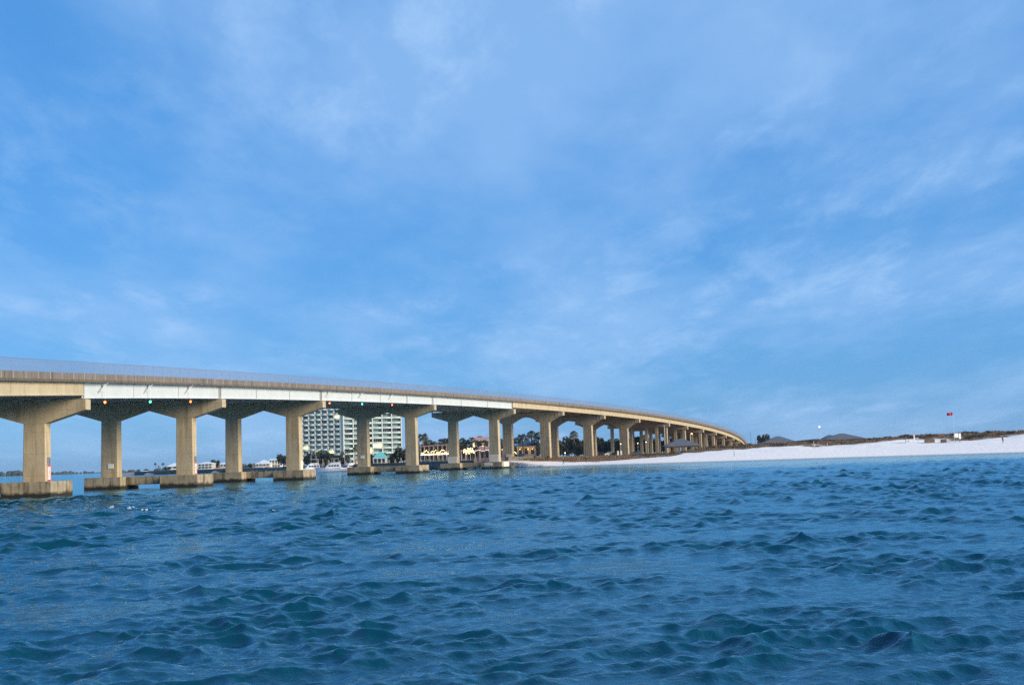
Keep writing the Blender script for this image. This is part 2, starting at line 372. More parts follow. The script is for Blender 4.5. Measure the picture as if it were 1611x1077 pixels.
# ================================================================ the bridge
PX3 = [-34.387988489946714, 31.481346558739737, 114.82518515209667, 4.200218546330014]
PZ3 = [0.4361391209428441, -10.047173327877758, -0.2599858600215142, 18.494412434297825]
def lineX(Y):
    def f(y): return np.polyval(PX3, (y - 350) / 300)
    if Y < 126: return f(126) + (Y - 126) * .0
    if Y > 665: return f(665) + (Y - 665) * .224
    return f(Y)
def lineZ(Y):
    def f(y): return np.polyval(PZ3, (y - 350) / 300)
    if Y < 126: return f(126) + (Y - 126) * .052
    if Y > 665: return f(665) + (Y - 665) * -.06
    return f(Y)
_ys = np.arange(45, 712, .5); _xs = np.array([lineX(y) for y in _ys]); _zs = np.array([lineZ(y) for y in _ys])
_s = np.concatenate([[0], np.cumsum(np.hypot(np.diff(_xs), np.diff(_ys)))]); SMAX = _s[-1]
_h = np.arctan2(np.gradient(_xs), np.gradient(_ys)); _h = np.convolve(np.pad(_h, 20, 'edge'), np.ones(41) / 41, 'valid')
def fr(s):
    x = np.interp(s, _s, _xs); y = np.interp(s, _s, _ys); z = np.interp(s, _s, _zs); h = np.interp(s, _s, _h); return x, y, z, h
def off(s, o, dz=0):
    """point o metres in from the near parapet face, dz below/above parapet top"""
    x, y, z, h = fr(s); return Vector((x - o * math.cos(h), y + o * math.sin(h), z + dz))
def s_of_px(px):
    best = min(np.arange(0, SMAX, .25), key=lambda s: abs(proj(off(s, 0, -3))[0] - px)); return float(best)
TIPS = [139, 352, 510, 685, 810, 887, 952, 1006.5, 1053.5, 1082, 1107, 1127, 1143, 1155, 1164]
PS = [s_of_px(x) for x in TIPS]
S0 = PS[0] - 46                                   # one pier west of the picture
ALLS = [S0] + PS
print('spans', [round(b - a, 1) for a, b in zip(ALLS[:-1], ALLS[1:])])
D = 12.0; WID = 24.6; SLAB = .95                   # T spacing, deck width, parapet top to slab soffit
bx, by, bz, bh = fr(PS[4])
bridge = thing('bridge', 'long curved concrete road bridge on twin hammerhead piers with painted steel channel spans', 'bridge', (bx, by, 0))
def bpart(mb, name, m, smooth=False, parent=None):
    return mb.build(name, m, parent or bridge, smooth, world=True)
# deck slab
secs = []
for s in np.linspace(0, SMAX, 200):
    secs.append([off(s, .02, -.72), off(s, .02, -SLAB), off(s, WID - .02, -SLAB), off(s, WID - .02, -.72)])
bpart(MB().loft(secs), 'deck_slab', 'pier')
# far-side parapet
secs = [[off(s, WID, 0), off(s, WID, -.72), off(s, WID - .3, -.716), off(s, WID - .3, 0)] for s in np.linspace(0, SMAX, 200)]
bpart(MB().loft(secs), 'far_parapet', 'parapet')
# near parapet in panels, slab lip under them, fence panels and posts
PL = 3.0; npan = int(SMAX / PL)
pan = MB(); pan.prism([(0, 0), (.32, 0), (.32, -.5), (.42, -.716), (0, -.716)], lambda p: (-p[0], .018, p[1]), lambda p: (-p[0], PL - .018, p[1]))
pan = pan.mesh('parapet_panel', 'parapet')
lip = MB().prism([(-.06, -.70), (.02, -.70), (.02, -SLAB - .03), (-.06, -SLAB - .03)], lambda p: (-p[0], .01, p[1]), lambda p: (-p[0], PL - .01, p[1])).mesh('slab_edge', 'deck')
fm = bpy.data.materials.new('chain_link'); fm.use_nodes = True; t = fm.node_tree; b = t.nodes['Principled BSDF']; o_ = t.nodes['Material Output']
b.inputs['Base Color'].default_value = (.20, .22, .32, 1); b.inputs['Roughness'].default_value = .5; b.inputs['Metallic'].default_value = .2
tcx = t.nodes.new('ShaderNodeTexCoord'); mpp = t.nodes.new('ShaderNodeMapping'); mpp.inputs['Rotation'].default_value = (R(45), 0, 0); t.links.new(tcx.outputs['Object'], mpp.inputs[0])
sx = t.nodes.new('ShaderNodeSeparateXYZ'); t.links.new(mpp.outputs[0], sx.inputs[0]); sgs = []
for k in (1, 2):
    a = t.nodes.new('ShaderNodeMath'); a.operation = 'MODULO'; t.links.new(sx.outputs[k], a.inputs[0]); a.inputs[1].default_value = .05
    a2 = t.nodes.new('ShaderNodeMath'); a2.operation = 'ABSOLUTE'; t.links.new(a.outputs[0], a2.inputs[0])
    a3 = t.nodes.new('ShaderNodeMath'); a3.operation = 'LESS_THAN'; t.links.new(a2.outputs[0], a3.inputs[0]); a3.inputs[1].default_value = .0125; sgs.append(a3)
mxx = t.nodes.new('ShaderNodeMath'); mxx.operation = 'MAXIMUM'; t.links.new(sgs[0].outputs[0], mxx.inputs[0]); t.links.new(sgs[1].outputs[0], mxx.inputs[1])
tr = t.nodes.new('ShaderNodeBsdfTransparent'); ms = t.nodes.new('ShaderNodeMixShader')
t.links.new(mxx.outputs[0], ms.inputs[0]); t.links.new(tr.outputs[0], ms.inputs[1]); t.links.new(b.outputs[0], ms.inputs[2]); t.links.new(ms.outputs[0], o_.inputs[0])
MATS['chain_link'] = fm
js = MB().box((.006, 0, -.36), (.03, .13, .70)).mesh('joint_strip', 'joint')
FH = 1.32
fp = MB().add([(-.17, .03, .04), (-.17, PL - .03, .04), (-.17, PL - .03, FH - .02), (-.17, .03, FH - .02)], [(0, 1, 2, 3)]).mesh('fence_panel', 'chain_link')
post = MB().tube((-.17, 0, -.02), (-.17, 0, FH), .024, n=6).tube((-.17, 0, FH), (-.17, PL, FH), .024, n=5).tube((-.17, 0, .06), (-.17, PL, .06), .02, n=5).mesh('fence_post', 'fence_steel')
for i in range(npan):
    p0, p1 = off(i * PL, 0), off((i + 1) * PL, 0); d = p1 - p0
    rot = (math.atan2(d.z, math.hypot(d.x, d.y)), 0, -math.atan2(d.x, d.y)); loc = p0 - Vector(bridge.location)
    pn = link('parapet_panel', pan, bridge, loc=loc, rot=rot); link('slab_edge', lip, pn); link('joint_strip', js, pn)
    f_ = link('fence_panel', fp, bridge, loc=loc, rot=rot); link('fence_post', post, f_)
# girders
def girder(s0, s1, o, depth, kind, fascia):
    top = -SLAB + .002; n = max(3, int((s1 - s0) / 4)); secs = []
    if kind == 'steel': prof = [(-.22, 0), (.22, 0), (.22, .04), (.02, .05), (.02, depth - .06), (.25, depth - .05), (.25, depth), (-.25, depth), (-.25, depth - .05), (-.02, depth - .06), (-.02, .05), (-.22, .04)]
    else: prof = [(-.35, 0), (.35, 0), (.35, .14), (.10, .24), (.10, depth - .42), (.32, depth - .22), (.32, depth), (-.32, depth), (-.32, depth - .22), (-.10, depth - .42), (-.10, .24), (-.35, .14)]
    if kind == 'conc' and fascia:     # shallow web, as the broad pale face in the picture
        prof = [(-.35, 0), (.35, 0), (.35, depth), (-.30, depth), (-.35, depth - .05), (-.30, depth - .2), (-.24, depth - .28), (-.24, .18), (-.35, .10)]
    for s in np.linspace(s0, s1, n):
        secs.append([off(s, o + a, top - b_) for a, b_ in prof])
    nm = 'steel_girder' if kind == 'steel' else 'concrete_girder'
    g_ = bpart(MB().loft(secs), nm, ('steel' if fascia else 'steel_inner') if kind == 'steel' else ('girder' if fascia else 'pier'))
    if kind == 'steel' and fascia:
        L_ = s1 - s0; k = max(2, round(L_ / 16.0))
        for j in range(k + 1):
            sj = s0 + .25 + (L_ - .5) * j / k; x, y, z, h = fr(sj); c = off(sj, o - .11, top - depth / 2)
            st = MB().box(c, (.17, .035 if j not in (0, k) else .10, depth - .14), -h); bpart(st, 'stiffener', 'seam' if j % 3 == 0 else 'steel', parent=g_)
GO = [.75 + i * (WID - 1.5) / 7 for i in range(8)]
for i, (a, c) in enumerate(zip(ALLS[:-1], ALLS[1:])):
    steel = 1 <= i <= 4
    e0 = .0; e1 = .0
    for j, o in enumerate(GO):
        girder(a + .04, c - .04, o, 1.86 if steel else 1.55, 'steel' if steel else 'conc', j == 0)
for j, o in enumerate(GO):
    girder(PS[-1] + .04, SMAX, o, 1.3, 'conc', j == 0); girder(S0 - 40, S0 - .04, o, 1.55, 'conc', j == 0)

def mk_pier(s, centre, base_z, style, foot):
    """one hammerhead T: column (part) with cap and footing (sub-parts)"""
    x, y, z, h = fr(s); dep = 1.86 if style == 'steel' else 1.55
    u = Vector((-math.cos(h), math.sin(h), 0)); f = Vector((math.sin(h), math.cos(h), 0))
    zt = z - SLAB - dep - .10
    c = Vector((x, y, 0)) + u * centre
    P = lambda a, b_, zz_: c + u * a + f * b_ + Vector((0, 0, zz_))
    hb = .72
    if style == 'ribbed':
        cw = 1.45; colp = []
        for k in range(5):
            x0 = -cw + 2 * cw * k / 5; x1 = -cw + 2 * cw * (k + 1) / 5; colp += [(x0 + .02, -hb), (x1 - .10, -hb), (x1 - .10, -hb + .10), (x1 + .02, -hb + .10)]
        colp = colp[:-2] + [(cw, -hb), (cw, hb), (-cw, hb)]
    else:
        cw = 1.3; colp = [(-cw, -hb + .08), (-cw + .08, -hb), (cw - .08, -hb), (cw, -hb + .08), (cw, hb - .08), (cw - .08, hb), (-cw + .08, hb), (-cw, hb - .08)]
    jz = zt - 2.6
    mb = MB().prism(colp, lambda p: P(p[0] * 1.05, p[1] * 1.05, base_z - .3), lambda p: P(p[0] * .985, p[1] * .985, jz + .5))
    pier = bpart(mb, 'pier', 'pier')
    hl = D / 2 - .012
    if style == 'ribbed':
        arch = [(-hl, zt), (-hl, zt - 1.1)] + [(-hl + (hl - cw) * k / 5, zt - 1.1 - 1.9 * (k / 5) ** 1.6) for k in range(1, 6)]
        prof = arch + [(-a, b_) for a, b_ in reversed(arch)]
    else:
        prof = [(-hl, zt), (-hl, zt - 1.2), (-cw, jz), (cw, jz), (hl, zt - 1.2), (hl, zt)]
    capm = MB().prism(prof, lambda p: P(p[0], -hb - .02, p[1]), lambda p: P(p[0], hb + .02, p[1]))
    if style == 'ribbed':
        for k in (-4.6, -3.6, -2.6, 2.6, 3.6, 4.6):
            capm.box(P(k, 0, zt - .62), (.16, 2 * hb + .2, 1.0), -h)
    bpart(capm, 'cap', 'pier', parent=pier)
    # bearing pedestals
    for o in GO:
        a = o - centre
        if abs(a) < hl - .3: bpart(MB().box(P(a, 0, zt + .05), (.6, .9, .096), -h), 'bearing', 'deck', parent=pier)
    if foot:
        bpart(MB().prism([(-2.9, -2.9), (2.9, -2.9), (2.9, 2.9), (-2.9, 2.9)], lambda p: P(p[0], p[1], -2.5), lambda p: P(p[0], p[1], base_z)), 'footing', 'footing', parent=pier)
    return pier, P
PIERS = []
for i, s in enumerate(ALLS):
    x, y, z, h = fr(s)
    if i <= 5:
        style = 'steel' if 1 <= i <= 5 else 'plain'
        for cen in (D / 2, D * 1.5):
            PIERS.append((i, cen, *mk_pier(s, cen, 1.75, style, True)))
        u = Vector((-math.cos(h), math.sin(h), 0)); f = Vector((math.sin(h), math.cos(h), 0)); c = Vector((x, y, 0))
        Pq = lambda p, zz_: c + u * p[0] + f * p[1] + Vector((0, 0, zz_))
        bpart(MB().prism([(D / 2 + 2.9, -1.0), (D * 1.5 - 2.9, -1.0), (D * 1.5 - 2.9, 1.0), (D / 2 + 2.9, 1.0)], lambda p: Pq(p, .55), lambda p: Pq(p, 1.72)), 'tie_beam', 'footing')
    elif i <= 8:
        for cen in (D / 2, D * 1.5):
            gx, gy = x - cen * math.cos(h), y + cen * math.sin(h)
            PIERS.append((i, cen, *mk_pier(s, cen, float(ground_z(gx, gy)) - .5, 'ribbed', False)))
    else:
        u = Vector((-math.cos(h), math.sin(h), 0)); f = Vector((math.sin(h), math.cos(h), 0)); c = Vector((x, y, 0))
        zt = z - SLAB - 1.55 - .10
        P = lambda a, b_, zz_: c + u * a + f * b_ + Vector((0, 0, zz_))
        bent = bpart(MB().prism([(.0, -.7), (WID, -.7), (WID, .7), (.0, .7)], lambda p: P(p[0], p[1], zt - 1.2), lambda p: P(p[0], p[1], zt)), 'bent_cap', 'pier')
        for o in GO: bpart(MB().box(P(o, 0, zt + .05), (.6, .9, .096), -h), 'bearing', 'deck', parent=bent)
        for a in (1.6, 5.2, 9.2, 15.4, 19.4, 23.0):
            gx, gy = P(a, 0, 0)[:2]; g0 = float(ground_z(gx, gy))
            if zt - 1.2 - g0 > .3: bpart(MB().prism([(a - .55, -.55), (a + .55, -.55), (a + .55, .55), (a - .55, .55)], lambda p: P(p[0], p[1], g0 - .6), lambda p: P(p[0], p[1], zt - 1.2)), 'column', 'pier', parent=bent)
# ---------------------------------------------------------------- navigation lights under the steel spans
for px, colr, lab in ((169, 'red', 'red navigation light beside the first steel joint, over a large white bracket'), (240, 'green', 'green navigation light hung at the middle of the longer steel span'),
                 (303, 'red', 'red navigation light hung just before a hammerhead pier with a red and white board'),
                 (521, 'red', 'red navigation light hung in front of the balcony tower'), (572, 'green', 'green navigation light hung above the balcony tower, centre of its channel'),
                 (619, 'red', 'red navigation light hung past the balcony tower, near the pier by the lit restaurant')):
    s = s_of_px(px); x, y, z, h = fr(s); top = off(s, .3, -SLAB); base = off(s, .3, -SLAB - 2.3)
    nl = thing('navigation_light', lab, 'light', base, -h, 'navigation lights under the channel spans')
    MB().tube((0, 0, .25), (0, 0, 2.0), .035, n=6).build('hanger_rod', 'galv', nl)
    MB().box((0, 0, .2), (.34, .34, .14)).tube((0, 0, .27), (0, 0, .36), .12, .05).build('lamp_housing', 'dark', nl)
    MB().ball((0, 0, -.03), .15, 10, 6, 1.1).build('lamp_globe', colr + '_lamp', nl, True)
    MB().tube((0, .0, 1.98), (0, -1.25, 1.18), .07, n=6).box((0, .02, 2.02), (.26, .34, .2)).tube((-.0, -.1, 2.0), (.42, -.1, 2.2), .05).build('bracket', 'bracket', nl)
# ---------------------------------------------------------------- boards fixed to piers
def txt(parent, body, size, loc, rot, m):
    cu = bpy.data.curves.new('lettering', 'FONT'); cu.body = body; cu.size = size; cu.align_x = 'CENTER'; cu.align_y = 'CENTER'; cu.extrude = .004
    tmp = bpy.data.objects.new('tmp', cu); col.objects.link(tmp); dg = bpy.context.evaluated_depsgraph_get()
    me_ = bpy.data.meshes.new_from_object(tmp.evaluated_get(dg)); bpy.data.objects.remove(tmp)
    me_.materials.clear(); me_.materials.append(MATS[m]); return link('lettering', me_, parent, loc=loc, rot=rot)
def face_sign(idx, cen, a, b_, zc, wdt, hgt, face, m, name, label, cat='sign', red=False):
    """board on a pier face: face 'front' looks along the bridge to the camera, 'side' looks out from the fascia"""
    s = ALLS[idx]; x, y, z, h = fr(s); u = Vector((-math.cos(h), math.sin(h), 0)); f = Vector((math.sin(h), math.cos(h), 0))
    c = Vector((x, y, 0)) + u * (cen + a) + f * b_ + Vector((0, 0, zc))
    r = -h if face == 'front' else -h + math.pi / 2
    sg = thing(name, label, cat, c, r)
    if red:
        MB().box((0, .03, 0), (wdt, .05, hgt)).build('board', 'white_paint', sg)
        e = .07
        for dx_, dz_, ww, hh in ((0, hgt / 2 - e, wdt, 2 * e), (0, -hgt / 2 + e, wdt, 2 * e), (-wdt / 2 + e / 2, 0, e, hgt - 4 * e), (wdt / 2 - e / 2, 0, e, hgt - 4 * e)):
            MB().box((dx_, -.005, dz_), (ww, .02, hh)).build('border_strip', 'red_paint', sg)
        for k, ch in enumerate(('5', '0', '11')): txt(sg, ch, .62, (0, -.012, hgt * (.29 - .27 * k)), (math.pi / 2, 0, 0), 'red_paint')
        gb = MB().box((0, .03, hgt / 2 + .46), (wdt, .05, .9)).build('gauge_board', 'galv', sg)
        for k in range(4): MB().box((.05, -.002, hgt / 2 + .16 + .2 * k), (wdt * .6, .02, .08)).build('gauge_mark', 'dark', gb)
    else:
        MB().box((0, .03, 0), (wdt, .05, hgt)).build('board', m, sg)
        MB().box((0, .0, 0), (wdt * .84, .02, hgt * .78)).build('panel', 'white_paint' if m != 'white_paint' else 'cream_sign', sg)
    return sg
face_sign(1, D / 2, -1.43, 0, 1.75 + .95, .8, 1.75, 'side', 'white_paint', 'clearance_board', 'red edged clearance board on the hammerhead pier carrying the joint of pale and white girders', red=True)
face_sign(2, D / 2, -1.43, 0, 1.75 + .95, .8, 1.75, 'side', 'white_paint', 'clearance_board', 'red edged clearance board on the pier under the long white steel span', red=True)
face_sign(2, D * 1.5, -.25, -.80, 3.4, .95, .75, 'front', 'cream_sign', 'notice_sign', 'small pinkish square notice on a bare shaded pier face over open water')
face_sign(4, D * 1.5, .0, -.80, 4.0, 1.0, .75, 'front', 'cream_sign', 'notice_sign', 'small cream notice on the pier face in front of the balcony tower')
face_sign(3, D / 2, -1.43, 0, 2.6, .95, 1.5, 'side', 'white_paint', 'white_board', 'tall white board on the narrow side of the pier beside the sport fishing boat')
face_sign(5, D * 1.5, .1, -.81, 2.65, 2.7, 1.6, 'front', 'white_paint', 'white_board', 'wide white board round the pier foot beside the lit restaurant terrace')
face_sign(5, D / 2, .05, -.81, 2.75, 2.7, 1.85, 'front', 'white_paint', 'white_board', 'wide white board round the last pier foot in the water, by the beach end')
face_sign(5, D / 2, .9, -2.95, 1.2, 2.3, .75, 'front', 'white_paint', 'white_board', 'low white board on the front of the last footing by the beach')
face_sign(5, D / 2, -2.95, .4, 1.1, 3.6, 1.15, 'side', 'white_paint', 'white_board', 'bright white board on the side of the last footing by the beach')
face_sign(6, D * 1.5, -.4, -.86, 3.4, 1.9, .8, 'front', 'white_paint', 'white_board', 'white board low on the fluted pier behind the seawall')
#REST
# ================================================================ shore walls
def along(pts, sp):
    o = []
    for a, b_ in zip(pts[:-1], pts[1:]):
        a = Vector(a); b_ = Vector(b_); n = max(1, int((b_ - a).length / sp)); o += [a.lerp(b_, i / n) for i in range(n)]
    return o + [Vector(pts[-1])]
def wall_strip(pts, z0, z1, th, name, label, m):
    base = pts[0]; w_ = thing(name, label, 'wall', (base[0], base[1], 0)); p = [Vector((q[0], q[1], 0)) for q in pts]; secs = []
    for i, q in enumerate(p):
        d = (p[min(i + 1, len(p) - 1)] - p[max(i - 1, 0)]).normalized(); nrm = Vector((-d.y, d.x, 0))
        secs.append([q - nrm * th / 2 + Vector((0, 0, z0)), q + nrm * th / 2 + Vector((0, 0, z0)), q + nrm * th / 2 + Vector((0, 0, z1)), q - nrm * th / 2 + Vector((0, 0, z1))])
    MB().loft(secs).build('wall_face', m, w_, world=True)
    secs = [[s_[3] + Vector((0, 0, .01)) * 0 + (s_[3] - s_[2]) * .15, s_[2] + (s_[2] - s_[3]) * .15, s_[2] + (s_[2] - s_[3]) * .15 + Vector((0, 0, .25)), s_[3] + (s_[3] - s_[2]) * .15 + Vector((0, 0, .25))] for s_ in secs]
    MB().loft(secs).build('coping', m, w_, world=True)
    return w_
wall_strip([tuple(q) for q in COAST[10:15]], -3, 2.1, .9, 'seawall', 'weathered grey seawall in front of the lit restaurant terrace and marina', 'seawall')
wall_strip([tuple(q) for q in COAST[14:19]], -3, 1.7, .9, 'seawall', 'low distant bulkhead below the white waterfront houses', 'seawall')
wall_strip([(xat(797, 372), 366), (xat(815, 374), 371), (xat(846, 380), 384)], -2, 2.75, 1.0, 'retaining_wall', 'grey retaining wall between the last water pier and the sand', 'seawall')
# rock rubble at the seawall toe
rock = MB().ball((0, 0, 0), 1, 6, 4, .7)
rock.v = [tuple(c * random.uniform(.75, 1.2) for c in v) for v in rock.v]; mat('rock', (.13, .12, .11), .9, .35, .8); rockm = rock.mesh('boulder', 'rock')
for q in along([tuple(v) for v in COAST[9:14]], 2.3):
    for k in range(2):
        o = link('boulder', rockm, loc=(q.x - random.uniform(.4, 2.4), q.y - random.uniform(.3, 2.2), random.uniform(-.2, .45)), rot=(random.random() * 6, random.random() * 6, random.random() * 6))
        o.scale = (random.uniform(.5, 1.0),) * 3; tag(o, 'dark rounded boulder at the toe of the grey seawall', 'boulder', 'boulders along the seawall')

# ================================================================ vegetation
mat('trunk', (.16, .12, .085), .9, .2, 3); mat('leaf_dark', (.030, .042, .022), .7, .5, 1.5); mat('leaf_mid', (.055, .07, .032), .7, .45, 1.5)
mat('leaf_palm', (.045, .058, .028), .6, .4, 2); mat('leaf_dead', (.16, .115, .06), .8, .3, 2)
mat('shrub', (.075, .062, .038), .9, .5, 1)
def tree_mesh(seed, n=2600, flat=.8):
    r = random.Random(seed); mb = MB(); cl_ = []
    for i in range(11):
        a = r.uniform(0, 6.28); rad = r.uniform(.15, .72); cl_.append((rad * math.cos(a), rad * math.sin(a), .58 + r.uniform(-.26, .28) * flat, r.uniform(.2, .36)))
    for i in range(n):
        c = r.choice(cl_); u = Vector((r.gauss(0, 1), r.gauss(0, 1), r.gauss(0, .8))).normalized() * c[3] * r.uniform(.55, 1.05)
        p = Vector(c[:3]) + u; q = Vector((r.gauss(0, 1), r.gauss(0, 1), r.gauss(0, 1))).normalized(); e = q.orthogonal().normalized(); f = q.cross(e); s_ = r.uniform(.03, .065)
        mb.add([p - e * s_ * 1.6, p - f * s_, p + e * s_ * 1.6, p + f * s_], [(0, 1, 2, 3)])
    me_ = bpy.data.meshes.new('crown'); me_.from_pydata(mb.v, [], mb.f); me_.update(); return me_, cl_
def tree(variant, leaf):
    me_, cl_ = tree_mesh(variant); me_.materials.append(MATS[leaf])
    t_ = thing('tree', '', 'tree'); tr_ = MB().tube((0, 0, -.05), (.01, .01, .3), .035, .026, 7)
    for c in cl_[:6]: tr_.tube((.01, .01, .27), (c[0] * .8, c[1] * .8, c[2]), .018, .006, 5)
    tr_.build('trunk', 'trunk', t_); link('crown', me_, t_); return t_
def palm(seed):
    r = random.Random(seed); t_ = thing('palm_tree', '', 'palm'); lean = r.uniform(-.05, .05)
    mb = MB(); pts = [Vector((lean * (k / 5) ** 2, 0, k / 5 * .86 - .04)) for k in range(6)]
    for a, b_ in zip(pts[:-1], pts[1:]): mb.tube(a, b_, .022, .019, 7)
    mb.build('trunk', 'trunk', t_); top = pts[-1]; fr_ = MB(); dd = MB()
    for i in range(34):
        a = r.uniform(0, 6.28); el = r.uniform(-.55, 1.15); Lr = r.uniform(.15, .21); d = Vector((math.cos(a) * math.cos(el), math.sin(a) * math.cos(el), math.sin(el)))
        side = Vector((-math.sin(a), math.cos(a), 0)); stem = top + d * Lr * .5
        tgt = fr_ if el > -.3 else dd
        nb = 9
        for k in range(nb):                        # a fan of narrow leaflets
            q = (k / (nb - 1) - .5) * 2.3; dr = (d * math.cos(q) + side * math.sin(q)); tip = stem + dr * Lr * .72 + Vector((0, 0, -.05 * (1 + abs(q))))
            wv = dr.cross(Vector((0, 0, 1))).normalized() * .009
            tgt.add([stem - wv * .4, stem + dr * Lr * .4 - wv, tip, stem + dr * Lr * .4 + wv], [(0, 1, 2, 3)])
        tgt.add([top, top + side * .004, stem], [(0, 1, 2)])
    for m_, nm, mt in ((fr_, 'crown', 'leaf_palm'), (dd, 'dead_fronds', 'leaf_dead')):
        me_ = bpy.data.meshes.new(nm); me_.from_pydata(m_.v, [], m_.f); me_.materials.append(MATS[mt]); link(nm, me_, t_)
    return t_
TREES = [tree(100 + i, 'leaf_dark' if i < 3 else 'leaf_mid') for i in range(4)]; PALMS = [palm(200 + i) for i in range(3)]
used = set()
def place(proto, loc, rz, sc, label, group):
    if proto.name not in used:
        used.add(proto.name); proto.location = loc; proto.rotation_euler = (0, 0, rz); proto.scale = sc if hasattr(sc, '__len__') else (sc,) * 3; o = proto
        o['label'] = label; o['group'] = group; return o
    return dup(proto, loc, rz, sc, label, group)
def yh(x): return 720 - .033 * (x - 805)
def top_z(x, y, Y): return CAMH + (yh(x) - y) / F * Y
GP = 'palms'; GT = 'broad trees on shore'
def put_palm(x, ytop, Y, label, k=None):
    X = xat(x, Y); g = float(ground_z(X, Y)); h = max(3.5, top_z(x, ytop, Y) - g)
    return place(PALMS[random.randrange(3) if k is None else k], (X, Y, g - .1), random.uniform(0, 6.28), h, label, GP)
def put_tree(x, ytop, Y, wpx, label, k=None, g=None):
    X = xat(x, Y); g = float(ground_z(X, Y)) if g is None else g; h = max(2.5, top_z(x, ytop, Y) - g) * 1.02; wd = wpx / F * Y / 1.75
    return place(TREES[random.randrange(3) if k is None else k], (X, Y, g - .1), random.uniform(0, 6.28), (wd, wd, h / 1.0), label, GT)
for x, yt, Y in ((668, 679, 470), (684, 692, 480), (694, 688, 476), (701, 691, 482), (712, 683, 474)):
    put_palm(x, yt, Y, 'cabbage palm standing behind the lit restaurant terrace')
for x, yt, Y in ((736, 689, 455), (744, 686, 452), (752, 690, 450), (763, 690, 448)):
    put_palm(x, yt, Y, 'short full palm in front of the cream and pink building')
for x, yt, Y in ((798, 690, 470), (824, 680, 462), (837, 675, 476), (848, 678, 466)):
    put_palm(x, yt, Y, 'palm over the orange lit building')
for x, yt, Y in ((675, 690, 488), (706, 686, 486), (719, 689, 490), (726, 694, 492)):
    put_palm(x, yt, Y, 'cabbage palm standing behind the lit restaurant terrace')
for x, yt, Y in ((781, 696, 500), (812, 686, 480), (818, 690, 478), (830, 688, 485), (843, 689, 470)):
    put_palm(x, yt, Y, 'palm over the orange lit building')
for x, yt, Y in ((673, 694, 500), (688, 696, 505), (703, 695, 500), (716, 692, 505)):
    put_tree(x, yt, Y, 22, 'dark tree filling the gaps between the palms behind the lit terrace')
for i in range(9):
    put_tree(728 + i * 15 + random.uniform(-4, 4), random.uniform(695, 703), random.uniform(505, 530), random.uniform(20, 30), 'dark tree in the row behind the cream, pink and orange lit buildings')
for x, yt, wv in ((600, 712, 26), (645, 708, 24), (655, 700, 18), (664, 697, 18), (572, 714, 24), (585, 716, 20)):
    put_tree(x, yt, 520, wv, 'dark tree at the foot of the tower near the dock hut')
for x, yt, Y in ((728, 687, 500), (757, 684, 510), (770, 688, 505), (789, 688, 500), (655, 690, 500), (645, 698, 505)):
    put_palm(x, yt, Y, 'palm showing over the restaurant roofs')
put_palm(904, 676, 545, 'tall palm rising above the dark wood seen through the bridge')
for x, yt, Y in ((919, 690, 560), (960, 689, 585), (970, 688, 590), (1016, 682, 640), (1034, 688, 650)):
    put_palm(x, yt, Y, 'palm breaking the top of the dark wood behind the bridge')
for x, yt, Y in ((244, 727, 830), (250, 732, 820), (257, 727, 826)):
    put_palm(x, yt, Y, 'slender palm in the trio above the low white boathouse')
for x, yt, Y in ((548, 704, 620), (540, 709, 612), (558, 702, 640), (515, 709, 630)):
    put_palm(x, yt, Y, 'palm at the foot of the balcony tower')
for x, yt, Y, wv in ((492, 712, 600, 26), (503, 710, 615, 30), (516, 712, 600, 30), (530, 716, 610, 26), (543, 717, 590, 24)):
    put_tree(x, yt, Y, wv, 'dark evergreen oak screening the lower floors of the balcony tower behind the yacht')
put_tree(632, 705, 500, 36, 'broad dark oak beside the teal roofed dock hut', 1); put_tree(614, 717, 496, 20, 'small dark bush tree touching the teal roofed dock hut', 0)
put_tree(448, 713, 760, 24, 'round dark tree beside the white house with a row of windows', 2); put_tree(337, 723, 800, 18, 'flat topped dark tree next to the three storey white house', 0)
put_tree(393, 729, 780, 9, 'small dark tree between a pier and the pale teal roof', 1); put_tree(401, 730, 790, 8, 'low bush at the end of the pale teal roofed house', 3)
put_tree(262, 735, 800, 14, 'low dark shrub tree behind the lit boathouse', 0)
for x, yt, Y, wv in ((806, 697, 500, 20), (792, 700, 505, 22), (744, 700, 470, 16)):
    put_tree(x, yt, Y, wv, 'bushy dark tree behind the orange lit building')
for i in range(26):
    x = 880 + i * 7.0 + random.uniform(-3, 3); put_tree(x, random.uniform(686, 696), random.uniform(530, 640), random.uniform(22, 34), 'dark tree in the dense wood seen beneath the bridge deck', random.choice((0, 1, 2, 3)))
put_tree(1204, 683, 470, 24, 'clipped dark green tree behind the hipped pavilion roof', 0)
for x in (1120, 1105, 1090): put_tree(x, 688, 720, 30, 'dark tree far beyond the low end of the bridge')
# dune grass: uncountable
mat('grass_dry', (.20, .135, .08), .9, .45, .3)
X = rng.uniform(-2, 165, 60000); Y = rng.uniform(262, 430, 60000); d_, nx_ = coast_sd(X, Y); vm = veg_mask(X, Y)
keep = (vm > .45 + .3 * rng.random(60000)) & (d_ > 6) & (d_ < 85); X, Y = X[keep][:15000], Y[keep][:15000]; Z = ground_z(X, Y)
n = len(X); nb = 6; ang = rng.uniform(0, 6.28, (n, nb)); hh = rng.uniform(.2, .62, (n, nb)) * np.clip(1 + .5 * vnoise(X, Y, .2, 77), .4, 1.7)[:, None]; ln = rng.uniform(.05, .35, (n, nb)); bx_ = rng.uniform(-.4, .4, (n, nb)); by_ = rng.uniform(-.4, .4, (n, nb))
b0 = np.stack([X[:, None] + bx_, Y[:, None] + by_, np.repeat(Z[:, None] - .05, nb, 1)], -1); wv = np.stack([np.cos(ang), np.sin(ang), 0 * ang], -1) * .075
tp = b0 + np.stack([np.sin(ang) * ln, -np.cos(ang) * ln, hh], -1)
